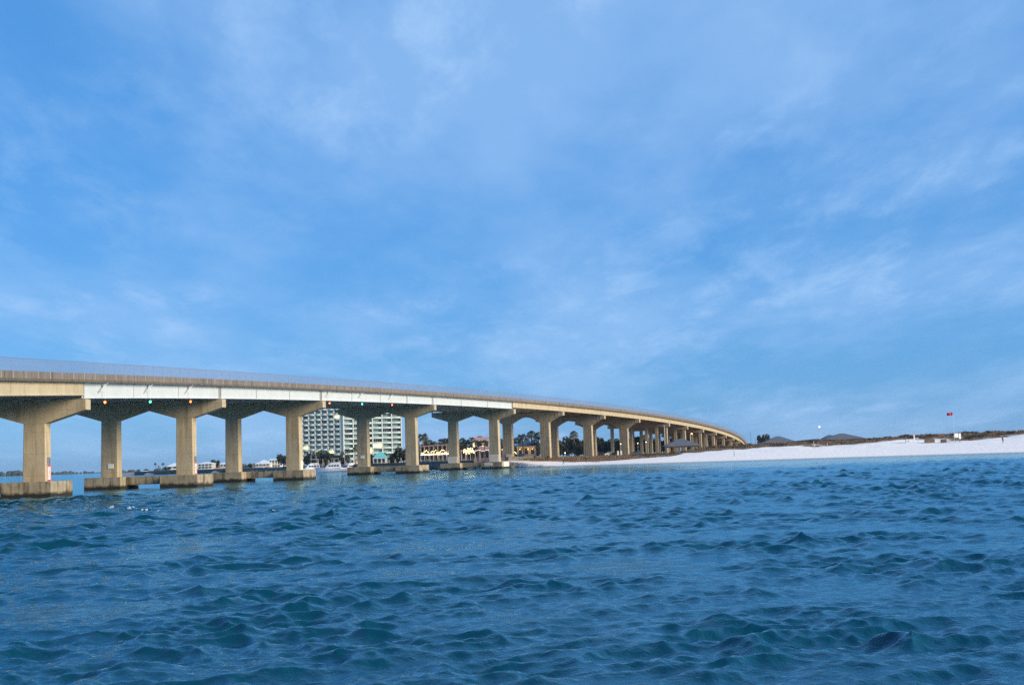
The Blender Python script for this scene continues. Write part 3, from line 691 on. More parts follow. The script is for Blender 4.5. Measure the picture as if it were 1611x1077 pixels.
V = np.stack([b0 - wv, b0 + wv, tp], 2).reshape(-1, 3); me = bpy.data.meshes.new('dune_grass'); me.from_pydata(V.tolist(), [], np.arange(len(V)).reshape(-1, 3).tolist()); me.materials.append(MATS['grass_dry'])
o = struct('dune_grass', me, 'stuff'); o['label'] = 'dry brown dune grass along the top of the white beach'; o['category'] = 'grass'
# dune shrubs
shr = []
for i in range(3):
    me_, _ = tree_mesh(300 + i, 420, .6); me_.materials.append(MATS['shrub']); shr.append(me_)
cnt = 0
for i in range(4000):
    x_, y_ = random.uniform(20, 150), random.uniform(290, 400); dd_, nn_ = coast_sd(np.array([x_]), np.array([y_]))
    if not (46 < dd_[0] < 66): continue
    if float(veg_mask(np.array([x_]), np.array([y_]))[0]) < .6: continue
    s_ = random.uniform(.5, 1.25); o = link('dune_shrub', random.choice(shr), loc=(x_, y_, float(ground_z(x_, y_)) - .32 * s_), rot=(0, 0, random.uniform(0, 6.28))); o.scale = (s_ * 1.5, s_ * 1.5, s_)
    tag(o, 'low brown scrub bush on the crest of the dune', 'shrub', 'scrub bushes on the dune'); cnt += 1
    if cnt >= 130: break
# far wooded shore at the left
secsX = np.arange(-1150, -330, 9.); mb = MB(); r5 = random.Random(5)
for x_ in secsX:
    for k in range(2):
        hgt = r5.uniform(3, 7) * (1 + .5 * math.sin(x_ * .011)); mb.ball((x_ + r5.uniform(-4, 4), 2250 + k * 30 + r5.uniform(-10, 10), hgt * .45), hgt, 7, 5, .75)
mb.v = [(a + r5.uniform(-1, 1), b_ + r5.uniform(-1, 1), c + r5.uniform(-.8, .8)) for a, b_, c in mb.v]
mat('far_leaf', (.045, .065, .05), .9, .4, .05); o = struct('far_woods', mb.mesh('far_woods', 'far_leaf'), 'stuff'); o['label'] = 'low wooded shore far across the water'; o['category'] = 'woods'
fs = MB().box((-740, 2262, .1), (840, 90, 1.4)).mesh('far_shore', 'rock'); struct('far_shore', fs)

# ================================================================ balcony tower
mat('stucco', (.60, .66, .61), .8, .06, .4); mat('slab_white', (.66, .72, .67), .8)
mat('glass_teal', (.17, .28, .25), .2, .4, .12, var2=(.32, .50, .44)); mat('glass_dark', (.035, .05, .055), .15, .5, .2); mat('rail_white', (.52, .61, .57), .5)
mat('window_lit', (.8, .7, .4), .5, emit=(1, .83, .42), es=1.5); mat('roof_teal', (.16, .50, .48), .6, .1, 1); mat('roof_white', (.66, .74, .76), .6, .06, 1)
mat('roof_grey', (.10, .115, .14), .8, .15, 1); mat('roof_dark', (.05, .05, .055), .8); mat('roof_pink', (.50, .25, .22), .8, .12, .8); mat('wall_white', (.72, .72, .69), .8, .05, .6)
mat('wall_cream', (.60, .50, .33), .8, .08, .6); mat('wall_pink', (.52, .30, .25), .8, .08, .6); mat('wall_pale', (.45, .46, .46), .8, .1, .6); mat('wood', (.17, .12, .08), .85, .25, 2); mat('piling', (.30, .27, .23), .9, .2, 2)
mat('glass_house', (.03, .04, .05), .15)
TY = 800.; pc = Vector((xat(541, 790), 790, 0)); pl = Vector((xat(468, 796), 796, 0)); pr = Vector((xat(632, 799), 799, 0))
tower = thing('apartment_tower', 'tall white apartment tower with rows of balconies and teal glass behind the marina', 'building', (pc.x, pc.y, 2))
FLH = 3.1; NF = 12; Z0 = 2.0
def wing(a, b_, nb_, bow, glass, name):
    d = (b_ - a); L_ = d.length; u = d.normalized(); nrm = Vector((u.y, -u.x, 0))
    if nrm.y > 0: nrm = -nrm
    rz = math.atan2(u.y, u.x); bw = L_ / nb_
    def pt(al, o_, z_): return a + u * al + nrm * o_ + Vector((0, 0, z_))
    core = MB().prism([(0, -14), (L_, -14), (L_, -.3), (0, -.3)], lambda p: pt(p[0], p[1], Z0), lambda p: pt(p[0], p[1], Z0 + NF * FLH + 1.2)).build('wall', 'stucco', tower, world=True)
    for f in range(NF + 1):
        z_ = Z0 + f * FLH
        pts = []
        for k in range(nb_):
            for q in range(5):
                al = (k + q / 5) * bw; pts.append((al, 1.5 + bow * math.sin(math.pi * q / 5)))
        pts.append((L_, 1.5)); poly = [(0, -.5)] + pts + [(L_, -.5)]
        MB().prism(poly, lambda p: pt(p[0], p[1], z_ - .14), lambda p: pt(p[0], p[1], z_ + .14)).build('floor_slab', 'slab_white', tower, world=True)
        if f < NF:
            for k in range(nb_):
                lit = random.random() < .035
                wn = MB().prism([(k * bw + .35, -.25), ((k + 1) * bw - .35, -.25), ((k + 1) * bw - .35, -.12), (k * bw + .35, -.12)], lambda p: pt(p[0], p[1], z_ + .16), lambda p: pt(p[0], p[1], z_ + 2.7)).build('window', 'window_lit' if lit else glass if random.random() < .85 else 'glass_dark', tower, world=True)
                for q in (.28, .5, .72):
                    MB().box(pt((k + q) * bw, -.08, z_ + 1.4), (.10, .06, 2.4), rz).build('mullion', 'slab_white', wn, world=True)
                rl = MB(); seg = [((k + q / 5) * bw, 1.42 + bow * math.sin(math.pi * q / 5)) for q in range(6)]
                for s0_, s1_ in zip(seg[:-1], seg[1:]):
                    rl.prism([s0_, s1_, (s1_[0], s1_[1] - .08), (s0_[0], s0_[1] - .08)], lambda p: pt(p[0], p[1], z_ + .15), lambda p: pt(p[0], p[1], z_ + .95))
                rl.build('balcony_railing', 'rail_white', tower, world=True)
    for k in range(nb_ + 1):
        MB().prism([(k * bw - .3, -.4), (k * bw + .3, -.4), (k * bw + .3, 1.75), (k * bw - .3, 1.75)], lambda p: pt(p[0], p[1], Z0), lambda p: pt(p[0], p[1], Z0 + NF * FLH + .9)).build('fin', 'stucco', tower, world=True)
wing(pl, pc + Vector((-1.5, 1, 0)), 7, .7, 'glass_teal', 'left'); wing(pc, pr, 6, .5, 'glass_teal', 'right')
# slender turret at the corner
MB().tube(pc + Vector((-.6, .6, Z0)), pc + Vector((-.6, .6, Z0 + NF * FLH + 2)), 1.5, n=12).build('corner_turret', 'stucco', tower, world=True)

# ================================================================ houses and waterfront buildings
def house(x0, x1, ytop, ybot, Y, label, wall='wall_white', roof='roof_white', nf=2, hip=True, cat='house', rooff=.35, depth=9, nwin=4, name='house', lit=0, winmat='glass_house', stilts=False):
    X0, X1 = xat(x0, Y), xat(x1, Y); zb = max(.9, CAMH - (ybot - yh((x0 + x1) / 2)) / F * Y); zt = top_z((x0 + x1) / 2, ytop, Y); zb = min(zb, zt - 2.2); zb = zb - .3
    W = X1 - X0; c = Vector(((X0 + X1) / 2, Y + depth / 2, zb)); h_ = thing(name, label, cat, c); H_ = zt - zb; hw = H_ * (1 - rooff)
    MB().box((0, 0, hw / 2), (W, depth, hw)).build('wall', wall, h_)
    ov = .35; a, d = W / 2 + ov, depth / 2 + ov; e = max(.4, W / 2 - depth * .45) if hip else W / 2 + ov
    MB().add([(-a, -d, hw - .02), (a, -d, hw - .02), (a, d, hw - .02), (-a, d, hw - .02), (-a, -d, hw + .16), (a, -d, hw + .16), (a, d, hw + .16), (-a, d, hw + .16), (-e, 0, H_), (e, 0, H_)],
             [(3, 2, 1, 0), (0, 1, 5, 4), (1, 2, 6, 5), (2, 3, 7, 6), (3, 0, 4, 7), (4, 5, 9, 8), (6, 7, 8, 9), (5, 6, 9), (7, 4, 8)]).build('roof', roof, h_)
    fh = hw / nf
    for f in range(nf):
        for k in range(nwin):
            wx = -W / 2 + W * (k + .5) / nwin; ww = W / nwin * .5; wh = fh * .5
            wn = MB().box((wx, -depth / 2 - .02, f * fh + fh * .55), (ww, .1, wh)).build('window', 'window_lit' if random.random() < lit else winmat, h_)
            MB().box((wx, -depth / 2 - .06, f * fh + fh * .55 - wh / 2 - .06), (ww * 1.2, .2, .1)).build('sill', 'slab_white', wn)
    for k in range(nwin + 1):
        px_ = -W / 2 + W * k / nwin; MB().box((px_, -depth / 2 - 1.6, hw / 2), (.18, .18, hw)).build('porch_post', 'wall_white', h_)
    for f in range(1, nf + 1): MB().box((0, -depth / 2 - .85, f * fh - .12), (W + .3, 1.7, .16)).build('porch_floor', 'slab_white', h_)
    return h_
house(214, 234, 740, 748, 770, 'low white boathouse with pale roof and dark openings beside open water', nf=1, nwin=5, rooff=.35, lit=.3)
house(235, 254, 741, 748, 775, 'second low boathouse with warm lit openings next to the palm trio', wall='wall_cream', nf=1, nwin=4, rooff=.35, lit=.6)
house(264, 279, 728, 747, 800, 'tall narrow pale teal gabled house half hidden by a pier', roof='roof_white', nf=2, nwin=2)
house(312, 334, 726, 744, 770, 'three storey white house on stilts with grey balconies and pale blue hipped roof', wall='wall_pale', nf=3, nwin=4, rooff=.2)
house(347, 361, 727, 743, 790, 'white two storey house with stepped roof between two bridge piers', nf=2, nwin=3, rooff=.2, hip=False)
house(386, 400, 733, 742, 800, 'small grey house behind the dock pilings', wall='wall_pale', roof='roof_grey', nf=1, nwin=3)
house(402, 424, 723, 741, 775, 'wide white house under a pale teal roof', roof='roof_white', nf=2, nwin=4, rooff=.4)
house(424, 441, 721, 741, 785, 'white house with a row of small windows and flat parapet', nf=2, nwin=4, rooff=.12, hip=False)
house(335, 346, 735, 743, 760, 'low pink walled cottage under the flat topped tree', wall='wall_pink', roof='roof_pink', nf=1, nwin=2)
house(588, 607, 710, 729, 470, 'dock hut with bright teal metal roof', wall='wall_pale', roof='roof_teal', nf=1, nwin=3, rooff=.5, name='hut', cat='hut', depth=6)
house(560, 577, 718, 730, 560, 'small cream lit cabana between palm and pier', wall='wall_cream', roof='roof_grey', nf=1, nwin=3, lit=.7, name='hut', cat='hut', depth=6)
house(743, 777, 687, 724, 490, 'cream and pink restaurant building with pink tiled roof', wall='wall_cream', roof='roof_pink', nf=2, nwin=5, rooff=.14, name='restaurant', cat='restaurant', hip=False, lit=.25)
house(726, 792, 702, 724, 470, 'pink roofed dining hall with dark glass front and string lights', wall='wall_pink', roof='roof_pink', nf=1, nwin=9, rooff=.25, name='restaurant', cat='restaurant')
h_ = house(814, 843, 692, 718, 470, 'hip roofed building with wall washed by orange lamps', wall='wall_cream', roof='roof_grey', nf=1, nwin=3, rooff=.34, name='hut', cat='building', depth=8)
for k in (-2.4, .6, 2.2):
    MB().ball((k, -4.35, 3.1), .14).build('wall_lamp', 'amber_bulb', h_); ld = bpy.data.lights.new('wall_lamp', 'POINT'); ld.energy = 45; ld.color = (1, .55, .16); ld.shadow_soft_size = .15
    lo = bpy.data.objects.new('wall_lamp_light', ld); col.objects.link(lo); lo.parent = h_; lo.location = (k, -4.7, 3.0)
# terrace pavilion with string lights
def terrace(x0, x1, Y, ztop, label):
    X0, X1 = xat(x0, Y), xat(x1, Y); W = X1 - X0; g = float(ground_z((X0 + X1) / 2, Y)); p_ = thing('terrace_pavilion', label, 'pavilion', ((X0 + X1) / 2, Y, g)); H_ = ztop - g
    MB().prism([(-W / 2, H_), (W / 2, H_ + .5), (W / 2, H_ + .75), (-W / 2, H_ + .25)], lambda p: (p[0], -3.5, p[1]), lambda p: (p[0], 3.5, p[1])).build('roof', 'roof_pink', p_)
    for k in range(9):
        for yy in (-3.2, 3.2): MB().tube((-W / 2 + W * k / 8 * .98 + .1, yy, 0), (-W / 2 + W * k / 8 * .98 + .1, yy, H_ + .3), .10, n=6).build('post', 'wall_pale', p_)
    MB().box((0, 3.4, H_ * .3), (W, .12, H_ * .6)).build('back_wall', 'glass_house', p_)
    MB().box((0, -3.4, .9), (W, .06, .08)).box((0, -3.4, .45), (W, .05, .06)).build('rail', 'wall_pale', p_); return p_, W
p_, W_ = terrace(662, 718, 432, top_z(690, 702, 432), 'open terrace pavilion with slender posts, thin sloping roof and bright strings of lamps')
def strings(x0, x1, Y, ymid, n_, label, sag=.5, rad=.15, jitter=.2, m='warm_bulb'):
    X0, X1 = xat(x0, Y), xat(x1, Y); zc = top_z((x0 + x1) / 2, ymid, Y); s_ = thing('string_lights', label, 'string lights', ((X0 + X1) / 2, Y, zc)); W = X1 - X0
    wire = MB(); last = None; bm_ = MB().ball((0, 0, -.1), rad, 6, 4).mesh('bulb', m)
    for k in range(n_):
        t_ = k / (n_ - 1); p = Vector((-W / 2 + W * t_, random.uniform(-.3, .3), sag * (abs(math.sin(t_ * math.pi * 4)) - .5) + random.uniform(-jitter, jitter)))
        link('bulb', bm_, s_, loc=p)
        if last is not None: wire.tube(last, p, .015, n=4)
        last = p
    wire.build('wire', 'dark', s_)
strings(663, 717, 428, 713.5, 60, 'dense bright band of warm bulbs along the terrace rail', .10, .16, .06, 'white_bulb')
strings(664, 717, 430, 710, 30, 'loosely draped warm bulbs high in the terrace pavilion', 1.0, .15, .3)
strings(730, 746, 440, 709, 34, 'cluster of golden bulbs wrapped on the short palms', 1.0, .18, .6)
strings(800, 812, 446, 711, 12, 'short run of golden bulbs between two bridge piers', .4, .14, .2)
strings(746, 800, 445, 708, 18, 'spaced white bulbs strung across the pink dining hall front', .5, .11, .1, 'white_bulb')

# ---------------------------------------------------------------- marina: docks, pilings, boats
def dock(x0, x1, Y, label, np_=7, hgt=3.2):
    X0, X1 = xat(x0, Y), xat(x1, Y); W = X1 - X0; d_ = thing('dock', label, 'dock', ((X0 + X1) / 2, Y, 0))
    npl = max(4, int(W / 1.2))
    plank = MB().box((0, 0, 1.05), (W / npl - .04, 2.2, .09)).mesh('plank', 'piling')
    for k in range(npl): link('plank', plank, d_, loc=(-W / 2 + W * (k + .5) / npl, 0, 0))
    MB().box((0, -1.0, .9), (W, .15, .2)).box((0, 1.0, .9), (W, .15, .2)).build('stringer', 'wood', d_)
    for k in range(np_):
        for yy in (-1.25, 1.25): MB().tube((-W / 2 + W * k / (np_ - 1), yy, -2), (-W / 2 + W * k / (np_ - 1), yy, hgt * random.uniform(.8, 1.1)), .16, .14, 8).build('piling', 'piling', d_)
dock(500, 560, 452, 'plank dock with tall pale pilings behind the moored yacht', 8, 4.2)
dock(612, 650, 420, 'short plank dock with pale pilings below the broad dark oak', 5, 3.6)
dock(345, 362, 740, 'plank dock and pilings in front of the stepped white house', 5, 4)
dock(398, 440, 735, 'long plank dock in front of the teal and flat roofed white houses', 9, 4.4)
mat('gelcoat', (.72, .72, .76), .25, .04, .5); mat('boat_stripe', (.03, .04, .09), .3); mat('boat_glass', (.02, .025, .035), .1)
def boat(x, Y, Lb, heading, label, fly=True, tower_=False, mirror=1):
    b_ = thing('motor_boat', label, 'boat', (xat(x, Y), Y, 0), heading); Bm = Lb * .15; secs = []
    for k in range(11):
        t_ = k / 10; xx = -Lb / 2 + Lb * t_; hb = Bm * (1 - max(0, (t_ - .45) / .55) ** 2.2) + .02; sh = .09 * Lb + .06 * Lb * t_ ** 2
        secs.append([(xx, -hb * .55, -.4), (xx, -hb * .9, .25), (xx + .02 * Lb * t_, -hb, sh), (xx + .02 * Lb * t_, 0, sh + .05), (xx + .02 * Lb * t_, hb, sh), (xx, hb * .9, .25), (xx, hb * .55, -.4)])
    MB().loft(secs).build('hull', 'gelcoat', b_)
    MB().loft([[(p[0], p[1] * 1.01 + (-.02 if p[1] < 0 else .02), .12), (p[0], p[1] * 1.02 + (-.03 if p[1] < 0 else .03), .30)] for p in [s_[1] for s_ in secs]], closed=False).build('waterline_stripe', 'boat_stripe', b_)
    d0 = .105 * Lb
    cab = [(-.28 * Lb, d0), (-.26 * Lb, d0 + .13 * Lb), (.10 * Lb, d0 + .13 * Lb), (.22 * Lb, d0)]
    cb = MB().prism(cab, lambda p: (p[0], -Bm * .72, p[1]), lambda p: (p[0], Bm * .72, p[1])).build('cabin', 'gelcoat', b_)
    for s_ in (-1, 1):
        for k in range(4):
            x0 = -.235 * Lb + k * .085 * Lb; MB().box((x0 + .035 * Lb, s_ * (Bm * .72 + .01), d0 + .08 * Lb), (.065 * Lb, .05, .045 * Lb)).build('window', 'boat_glass', cb)
    MB().prism([(.115 * Lb, d0 + .115 * Lb), (.12 * Lb, d0 + .12 * Lb), (.205 * Lb, d0 + .035 * Lb), (.195 * Lb, d0 + .035 * Lb)], lambda p: (p[0] + .02, -Bm * .6, p[1]), lambda p: (p[0] + .02, Bm * .6, p[1])).build('windscreen', 'boat_glass', cb)
    if fly:
        MB().prism([(-.24 * Lb, d0 + .131 * Lb), (-.24 * Lb, d0 + .19 * Lb), (.02 * Lb, d0 + .18 * Lb), (.07 * Lb, d0 + .131 * Lb)], lambda p: (p[0], -Bm * .62, p[1]), lambda p: (p[0], Bm * .62, p[1])).build('flybridge', 'gelcoat', b_)
        MB().box((-.10 * Lb, 0, d0 + .30 * Lb), (.24 * Lb, Bm * 1.3, .08)).build('hardtop', 'gelcoat', b_)
        for xx in (-.2, .0):
            for s_ in (-1, 1): MB().tube((xx * Lb, s_ * Bm * .55, d0 + .17 * Lb), (xx * Lb, s_ * Bm * .55, d0 + .30 * Lb), .04, n=5).build('hardtop_post', 'galv', b_)
    if tower_:
        for xx, yy in ((-.18, -.4), (-.18, .4), (0, -.4), (0, .4)): MB().tube((xx * Lb, yy * Bm, d0 + .28 * Lb), ((xx * .5 - .05) * Lb, yy * Bm * .5, d0 + .62 * Lb), .05, n=5).build('tower_leg', 'galv', b_)
        MB().box((-.07 * Lb, 0, d0 + .63 * Lb), (.12 * Lb, Bm * .8, .08)).build('tower_platform', 'gelcoat', b_); MB().tube((-.07 * Lb, 0, d0 + .63 * Lb), (-.07 * Lb, 0, d0 + .9 * Lb), .03, n=5).build('antenna', 'galv', b_)
    rl = MB()
    for s_ in (-1, 1):
        for k in range(6, 10):
            q = secs[k][2 if s_ < 0 else 4]; q2 = secs[k + 1][2 if s_ < 0 else 4]; rl.tube((q[0], q[1] * .95, q[2]), (q[0], q[1] * .95, q[2] + .7), .02, n=4); rl.tube((q[0], q[1] * .95, q[2] + .7), (q2[0], q2[1] * .95, q2[2] + .7), .02, n=4)
    rl.build('bow_rail', 'galv', b_); return b_
boat(522, 436, 11, math.pi, 'white motor yacht with row of cabin windows moored at the plank dock')
boat(548, 440, 9.5, R(235), 'white motor boat seen bow on beside the moored yacht')
boat(489, 452, 11, R(200), 'white sport fishing boat with tall tower legs beside a bridge pier', True, True)
boat(354, 728, 11, R(170), 'small white motor boat moored before the stepped white house', False)
boat(408, 722, 10, R(175), 'small white motor boat moored before the teal roofed house', False)
boat(449, 715, 9, R(260), 'white and blue motor boat seen bow on under the round dark tree', True)

# ================================================================ beach side
def pavilion(x0, x1, yt, ye, Y, label, dark=False, depth=9):
    X0, X1 = xat(x0, Y), xat(x1, Y); W = X1 - X0; ze = top_z((x0 + x1) / 2, ye, Y); zt = top_z((x0 + x1) / 2, yt, Y); xc = (X0 + X1) / 2; g = float(ground_z(xc, Y)) - .3
    p_ = thing('beach_pavilion', label, 'pavilion', (xc, Y, g)); ze -= g; zt -= g; a, d = W / 2, depth / 2; e = max(.25, a * .10)
    MB().add([(-a, -d, ze - .12), (a, -d, ze - .12), (a, d, ze - .12), (-a, d, ze - .12), (-a, -d, ze), (a, -d, ze), (a, d, ze), (-a, d, ze), (-e, 0, zt), (e, 0, zt)],
             [(3, 2, 1, 0), (0, 1, 5, 4), (1, 2, 6, 5), (2, 3, 7, 6), (3, 0, 4, 7), (4, 5, 9, 8), (6, 7, 8, 9), (5, 6, 9), (7, 4, 8)]).build('roof', 'roof_dark' if dark else 'roof_grey', p_)
    MB().box((0, -d + .4, ze - .32), (W - .6, .18, .36)).box((0, d - .4, ze - .32), (W - .6, .18, .36)).build('beam', 'wood', p_)
    for k in range(5):
        for s_ in (-1, 1): MB().box((-a * .9 + a * 1.8 * k / 4, s_ * (d - .4), (ze - .5) / 2), (.25, .25, ze - .5)).build('post', 'wood', p_)
    return p_
pavilion(1043, 1101, 690, 701, 425, 'grey hipped pavilion roof standing beside the bridge columns')
pavilion(1194, 1256, 686, 697.5, 455, 'wide grey hipped pavilion with the clipped tree behind it')
pavilion(1291, 1359, 681.5, 690.5, 455, 'largest grey hipped pavilion, beside the tall lit lamp')
pavilion(1292, 1320, 683.5, 691, 470, 'small grey pavilion roof tucked behind the largest pavilion', depth=7)
pavilion(1254, 1312, 690.2, 692.2, 448, 'long low dark shade roof joining two grey pavilions', dark=True, depth=4)
def lamp_post(x, yt, Y, label, m=None, rad=.22, arm=0.0, th=.07, energy=0):
    X = xat(x, Y); g = float(ground_z(X, Y)); zt = top_z(x, yt, Y); lp = thing('lamp_post', label, 'lamp post', (X, Y, g)); H_ = zt - g
    MB().tube((0, 0, -.2), (0, 0, H_), th, th * .7, 8).tube((0, 0, -.2), (0, 0, .5), th * 1.8, n=8).build('pole', 'galv', lp)
    if arm: MB().tube((0, 0, H_), (arm, 0, H_ + .1), .04, n=6).build('arm', 'galv', lp)
    hd = MB().box((arm, 0, H_ + .18), (.5, .34, .16), 0, .8).build('lamp_head', 'galv', lp)
    if m: MB().ball((arm, -.05, H_ - .02), rad, 10, 6).build('lamp_globe', m, hd, True)
    if energy:
        ld = bpy.data.lights.new('lamp', 'POINT'); ld.energy = energy; ld.color = (1, .6, .25); ld.shadow_soft_size = .2; lo = bpy.data.objects.new('lamp_light', ld); col.objects.link(lo); lo.parent = lp; lo.location = (arm, -.5, H_ - .3)
lamp_post(1292, 671, 440, 'tall lit white lamp above the largest grey pavilion', 'white_bulb', .25, -.3, .05)
lamp_post(1046.5, 669, 430, 'bare pale lamp pole against the bridge columns', None, .2, 0, .11)
lamp_post(1087, 682, 520, 'glowing amber lamp under the low end of the bridge', 'amber_bulb', .28, .6, .12, 120)
lamp_post(1113, 683, 545, 'unlit pale lamp with short arm under the low end of the bridge', None, .2, -.8, .12)
for x, y_, Y, lab in ((977, 698, 440, 'small white globe lamp beside the white footed pier'), (1017, 695, 480, 'small white globe lamp among the slender bridge columns'), (889, 712, 400, 'low white globe lamp at the sand edge before the dark wood'), (1004, 697, 500, 'small white globe lamp above the pale blue car')):
    lamp_post(x, y_, Y, lab, 'white_bulb', .17, 0, .06)
for x, yt, yb, Y, lab in ((1182, 679, 700, 400, 'thin dark mast beyond the end of the bridge'), (1189, 690, 700, 400, 'short thin stake near the thin dark mast')):
    X = xat(x, Y); g = float(ground_z(X, Y)); tag(MB().tube((X, Y, g - .3), (X, Y, top_z(x, yt, Y)), .05, .03, 6).ball((X, Y, top_z(x, yt, Y)), .07, 6, 4).build('mast', 'dark', None), lab, 'mast')
# stakes in the sand
for x, yb, hpx, m, lab in ((1155, 717, 11, 'dark', 'dark stake standing alone in white sand below the bridge end'), (1281, 706, 12, 'wall_cream', 'pale stake in the sand below the long dark shade roof'), (1302, 704, 7, 'wall_cream', 'short pale stake in the sand beside the taller pale stake')):
    Y = 340; 
    for it in range(20):
        X = xat(x, Y, 2); g = float(ground_z(X, Y)); yy = yh(x) - (g - CAMH) / Y * F; Y += (yy - yb) * 1.2
    X = xat(x, Y, 2); g = float(ground_z(X, Y)); h_ = hpx / F * Y
    st = thing('stake', lab, 'stake', (X, Y, g)); MB().tube((0, 0, -.3), (0, 0, h_), .06, .05, 6).build('shaft', m, st); MB().tube((0, 0, h_ - .15), (0, 0, h_), .075, .075, 6).build('band', 'white_paint', st)
def beach_y(x, yb, Y=335):
    for it in range(30):
        X = xat(x, Y, 2); g = float(ground_z(X, Y)); yy = yh(x) - (g - CAMH) / Y * F; Y = min(max(Y + (yy - yb) * 1.0, 285), 420)
    X = xat(x, Y, 2); return X, Y, float(ground_z(X, Y))
# red warning flag
X, Y, g = beach_y(1502, 695); zt = top_z(1502, 646, Y); fl = thing('beach_flag', 'torn red warning flag on a tall thin pole above the dune', 'flag', (X, Y, g))
MB().tube((0, 0, -.3), (0, 0, zt - g), .045, .03, 6).build('pole', 'bracket', fl); mat('flag_red', (.40, .006, .03), .8)
fv = []; NX, NZ = 9, 5
for i in range(NX):
    for j in range(NZ):
        t_ = i / (NX - 1); k = j / (NZ - 1); fv.append((-t_ * 1.5, .18 * math.sin(t_ * 7 + k), zt - g - .45 - k * .85 * (1 - .35 * t_) - .25 * t_ ** 1.5 + (.12 * (j == 0) * t_)))
ff = [(i * NZ + j, i * NZ + j + 1, (i + 1) * NZ + j + 1, (i + 1) * NZ + j) for i in range(NX - 1) for j in range(NZ - 1)]
fo = MB().add(fv, ff).build('cloth', 'flag_red', fl, True); sol = fo.modifiers.new('thick', 'SOLIDIFY'); sol.thickness = .02
# notice boards by the flag
for x, wpx, yt, yb, lab in ((1505.5, 6.2, 681, 688, 'large square white notice board on two posts at the dune edge'), (1511, 3.2, 681, 690, 'narrow white notice board beside the large square one')):
    X, Y, g = beach_y(x, 695); s_ = thing('notice_board', lab, 'sign', (X, Y, g)); zt = top_z(x, yt, Y) - g; zb = top_z(x, yb, Y) - g; W = wpx / F * Y
    bd = MB().box((0, -.06, (zt + zb) / 2), (W, .05, zt - zb)).build('board', 'white_paint', s_); MB().box((0, -.09, zt - .05), (W, .02, .08)).build('trim', 'bracket', bd)
    for q in (-.35, .35): MB().box((q * W, 0, zt / 2), (.09, .06, zt)).build('post', 'wood', s_)
# shower post / lifeguard marker
X, Y, g = beach_y(1439, 696); s_ = thing('shower_post', 'white beach shower post with small grey signs near the sand fence', 'post', (X, Y, g)); hz = top_z(1439, 680, Y) - g
MB().box((0, 0, hz / 2), (.24, .24, hz)).build('post', 'white_paint', s_); MB().box((0, -.15, hz - .3), (.42, .05, .6)).build('sign_panel', 'galv', s_); MB().box((.5, 0, hz * .45), (1.0, .1, .12)).build('side_rail', 'bracket', s_); MB().box((1.0, 0, hz * .25), (.12, .12, hz * .5)).build('side_post', 'bracket', s_)
for x, wpx, lab in ((1463, 15, 'long dark brown timber bin enclosure at the edge of the sand'), (1485, 8, 'short brown timber bin enclosure at the edge of the sand'), (1428, 5, 'small white box beside the end of the sand fence')):
    X, Y, g = beach_y(x, 696); W = wpx / F * Y; s_ = thing('enclosure', lab, 'bin', (X, Y, g)); m = 'wall_white' if wpx == 5 else 'wood'
    n_ = max(4, int(W / .22))
    for k in range(n_): MB().box((-W / 2 + W * (k + .5) / n_, 0, .4), (W / n_ - .02, .8, .9)).build('slat', m, s_)
    MB().box((0, 0, .88), (W + .1, .95, .07)).build('lid', m, s_)
# sand fence
X0, Y0, g0 = beach_y(1362, 695); X1, Y1, g1 = beach_y(1426, 694); sf = thing('sand_fence', 'weathered picket sand fence along the dune top', 'fence', (X0, Y0 + 12, 0)); npk = 44; tops = []
pk = MB().box((0, 0, .3), (.11, .05, 1.35)).mesh('picket', 'wood')
for k in range(npk):
    t_ = k / (npk - 1); dx_ = (X1 - X0) * t_; yy = (Y1 - Y0) * t_; g = float(ground_z(X0 + dx_, Y0 + 12 + yy)); zt_ = top_z(1362 + 64 * t_, 688, Y0 + 12 + yy)
    link('picket', pk, sf, loc=(dx_, yy, zt_ - .95)); tops.append(Vector((dx_, yy + .05, zt_ - .3)))
for dz in (0, -.6):
    wr_ = MB()
    for a, b_ in zip(tops[:-1], tops[1:]): wr_.tube(a + Vector((0, 0, dz)), b_ + Vector((0, 0, dz)), .02, n=4)
    wr_.build('wire', 'galv', sf)

# ---------------------------------------------------------------- cars under the bridge
mat('car_dark', (.02, .022, .03), .3); mat('car_blue', (.10, .16, .26), .3); mat('car_white', (.6, .6, .6), .3); mat('tyre', (.02, .02, .02), .8)
def car(x, Y, rz, m, label):
    X = xat(x, Y); g = float(ground_z(X, Y)); c = thing('parked_car', label, 'car', (X, Y, g), rz, 'cars parked under the bridge')
    prof = [(-2.2, .35), (-2.25, .8), (-1.9, 1.0), (-1.3, 1.05), (-.8, 1.5), (.7, 1.52), (1.25, 1.02), (2.1, .85), (2.25, .6), (2.2, .35)]
    bd = MB().prism(prof, lambda p: (p[0], -.88, p[1]), lambda p: (p[0], .88, p[1])).build('body', m, c)
    for s_ in (-1, 1):
        MB().prism([(-1.1, 1.06), (-.75, 1.42), (.62, 1.44), (1.05, 1.06)], lambda p: (p[0], s_ * .885, p[1]), lambda p: (p[0], s_ * .90, p[1])).build('side_window', 'boat_glass', bd)
        for xx in (-1.4, 1.4): MB().tube((xx, s_ * .72, .33), (xx, s_ * .93, .33), .33, n=14).build('wheel', 'tyre', c)
        MB().box((2.2, s_ * .6, .72), (.1, .34, .16)).build('headlight', 'white_paint', c)
car(969, 455, R(15), 'car_dark', 'dark car parked beneath the bridge beside the white footed pier'); car(960, 462, R(10), 'car_white', 'white car parked behind the dark one beneath the bridge')
car(1001, 470, R(170), 'car_blue', 'pale blue car parked beneath the bridge beyond the white footed pier'); car(945, 470, R(12), 'car_dark', 'dark car parked at the edge of the wood beneath the bridge')
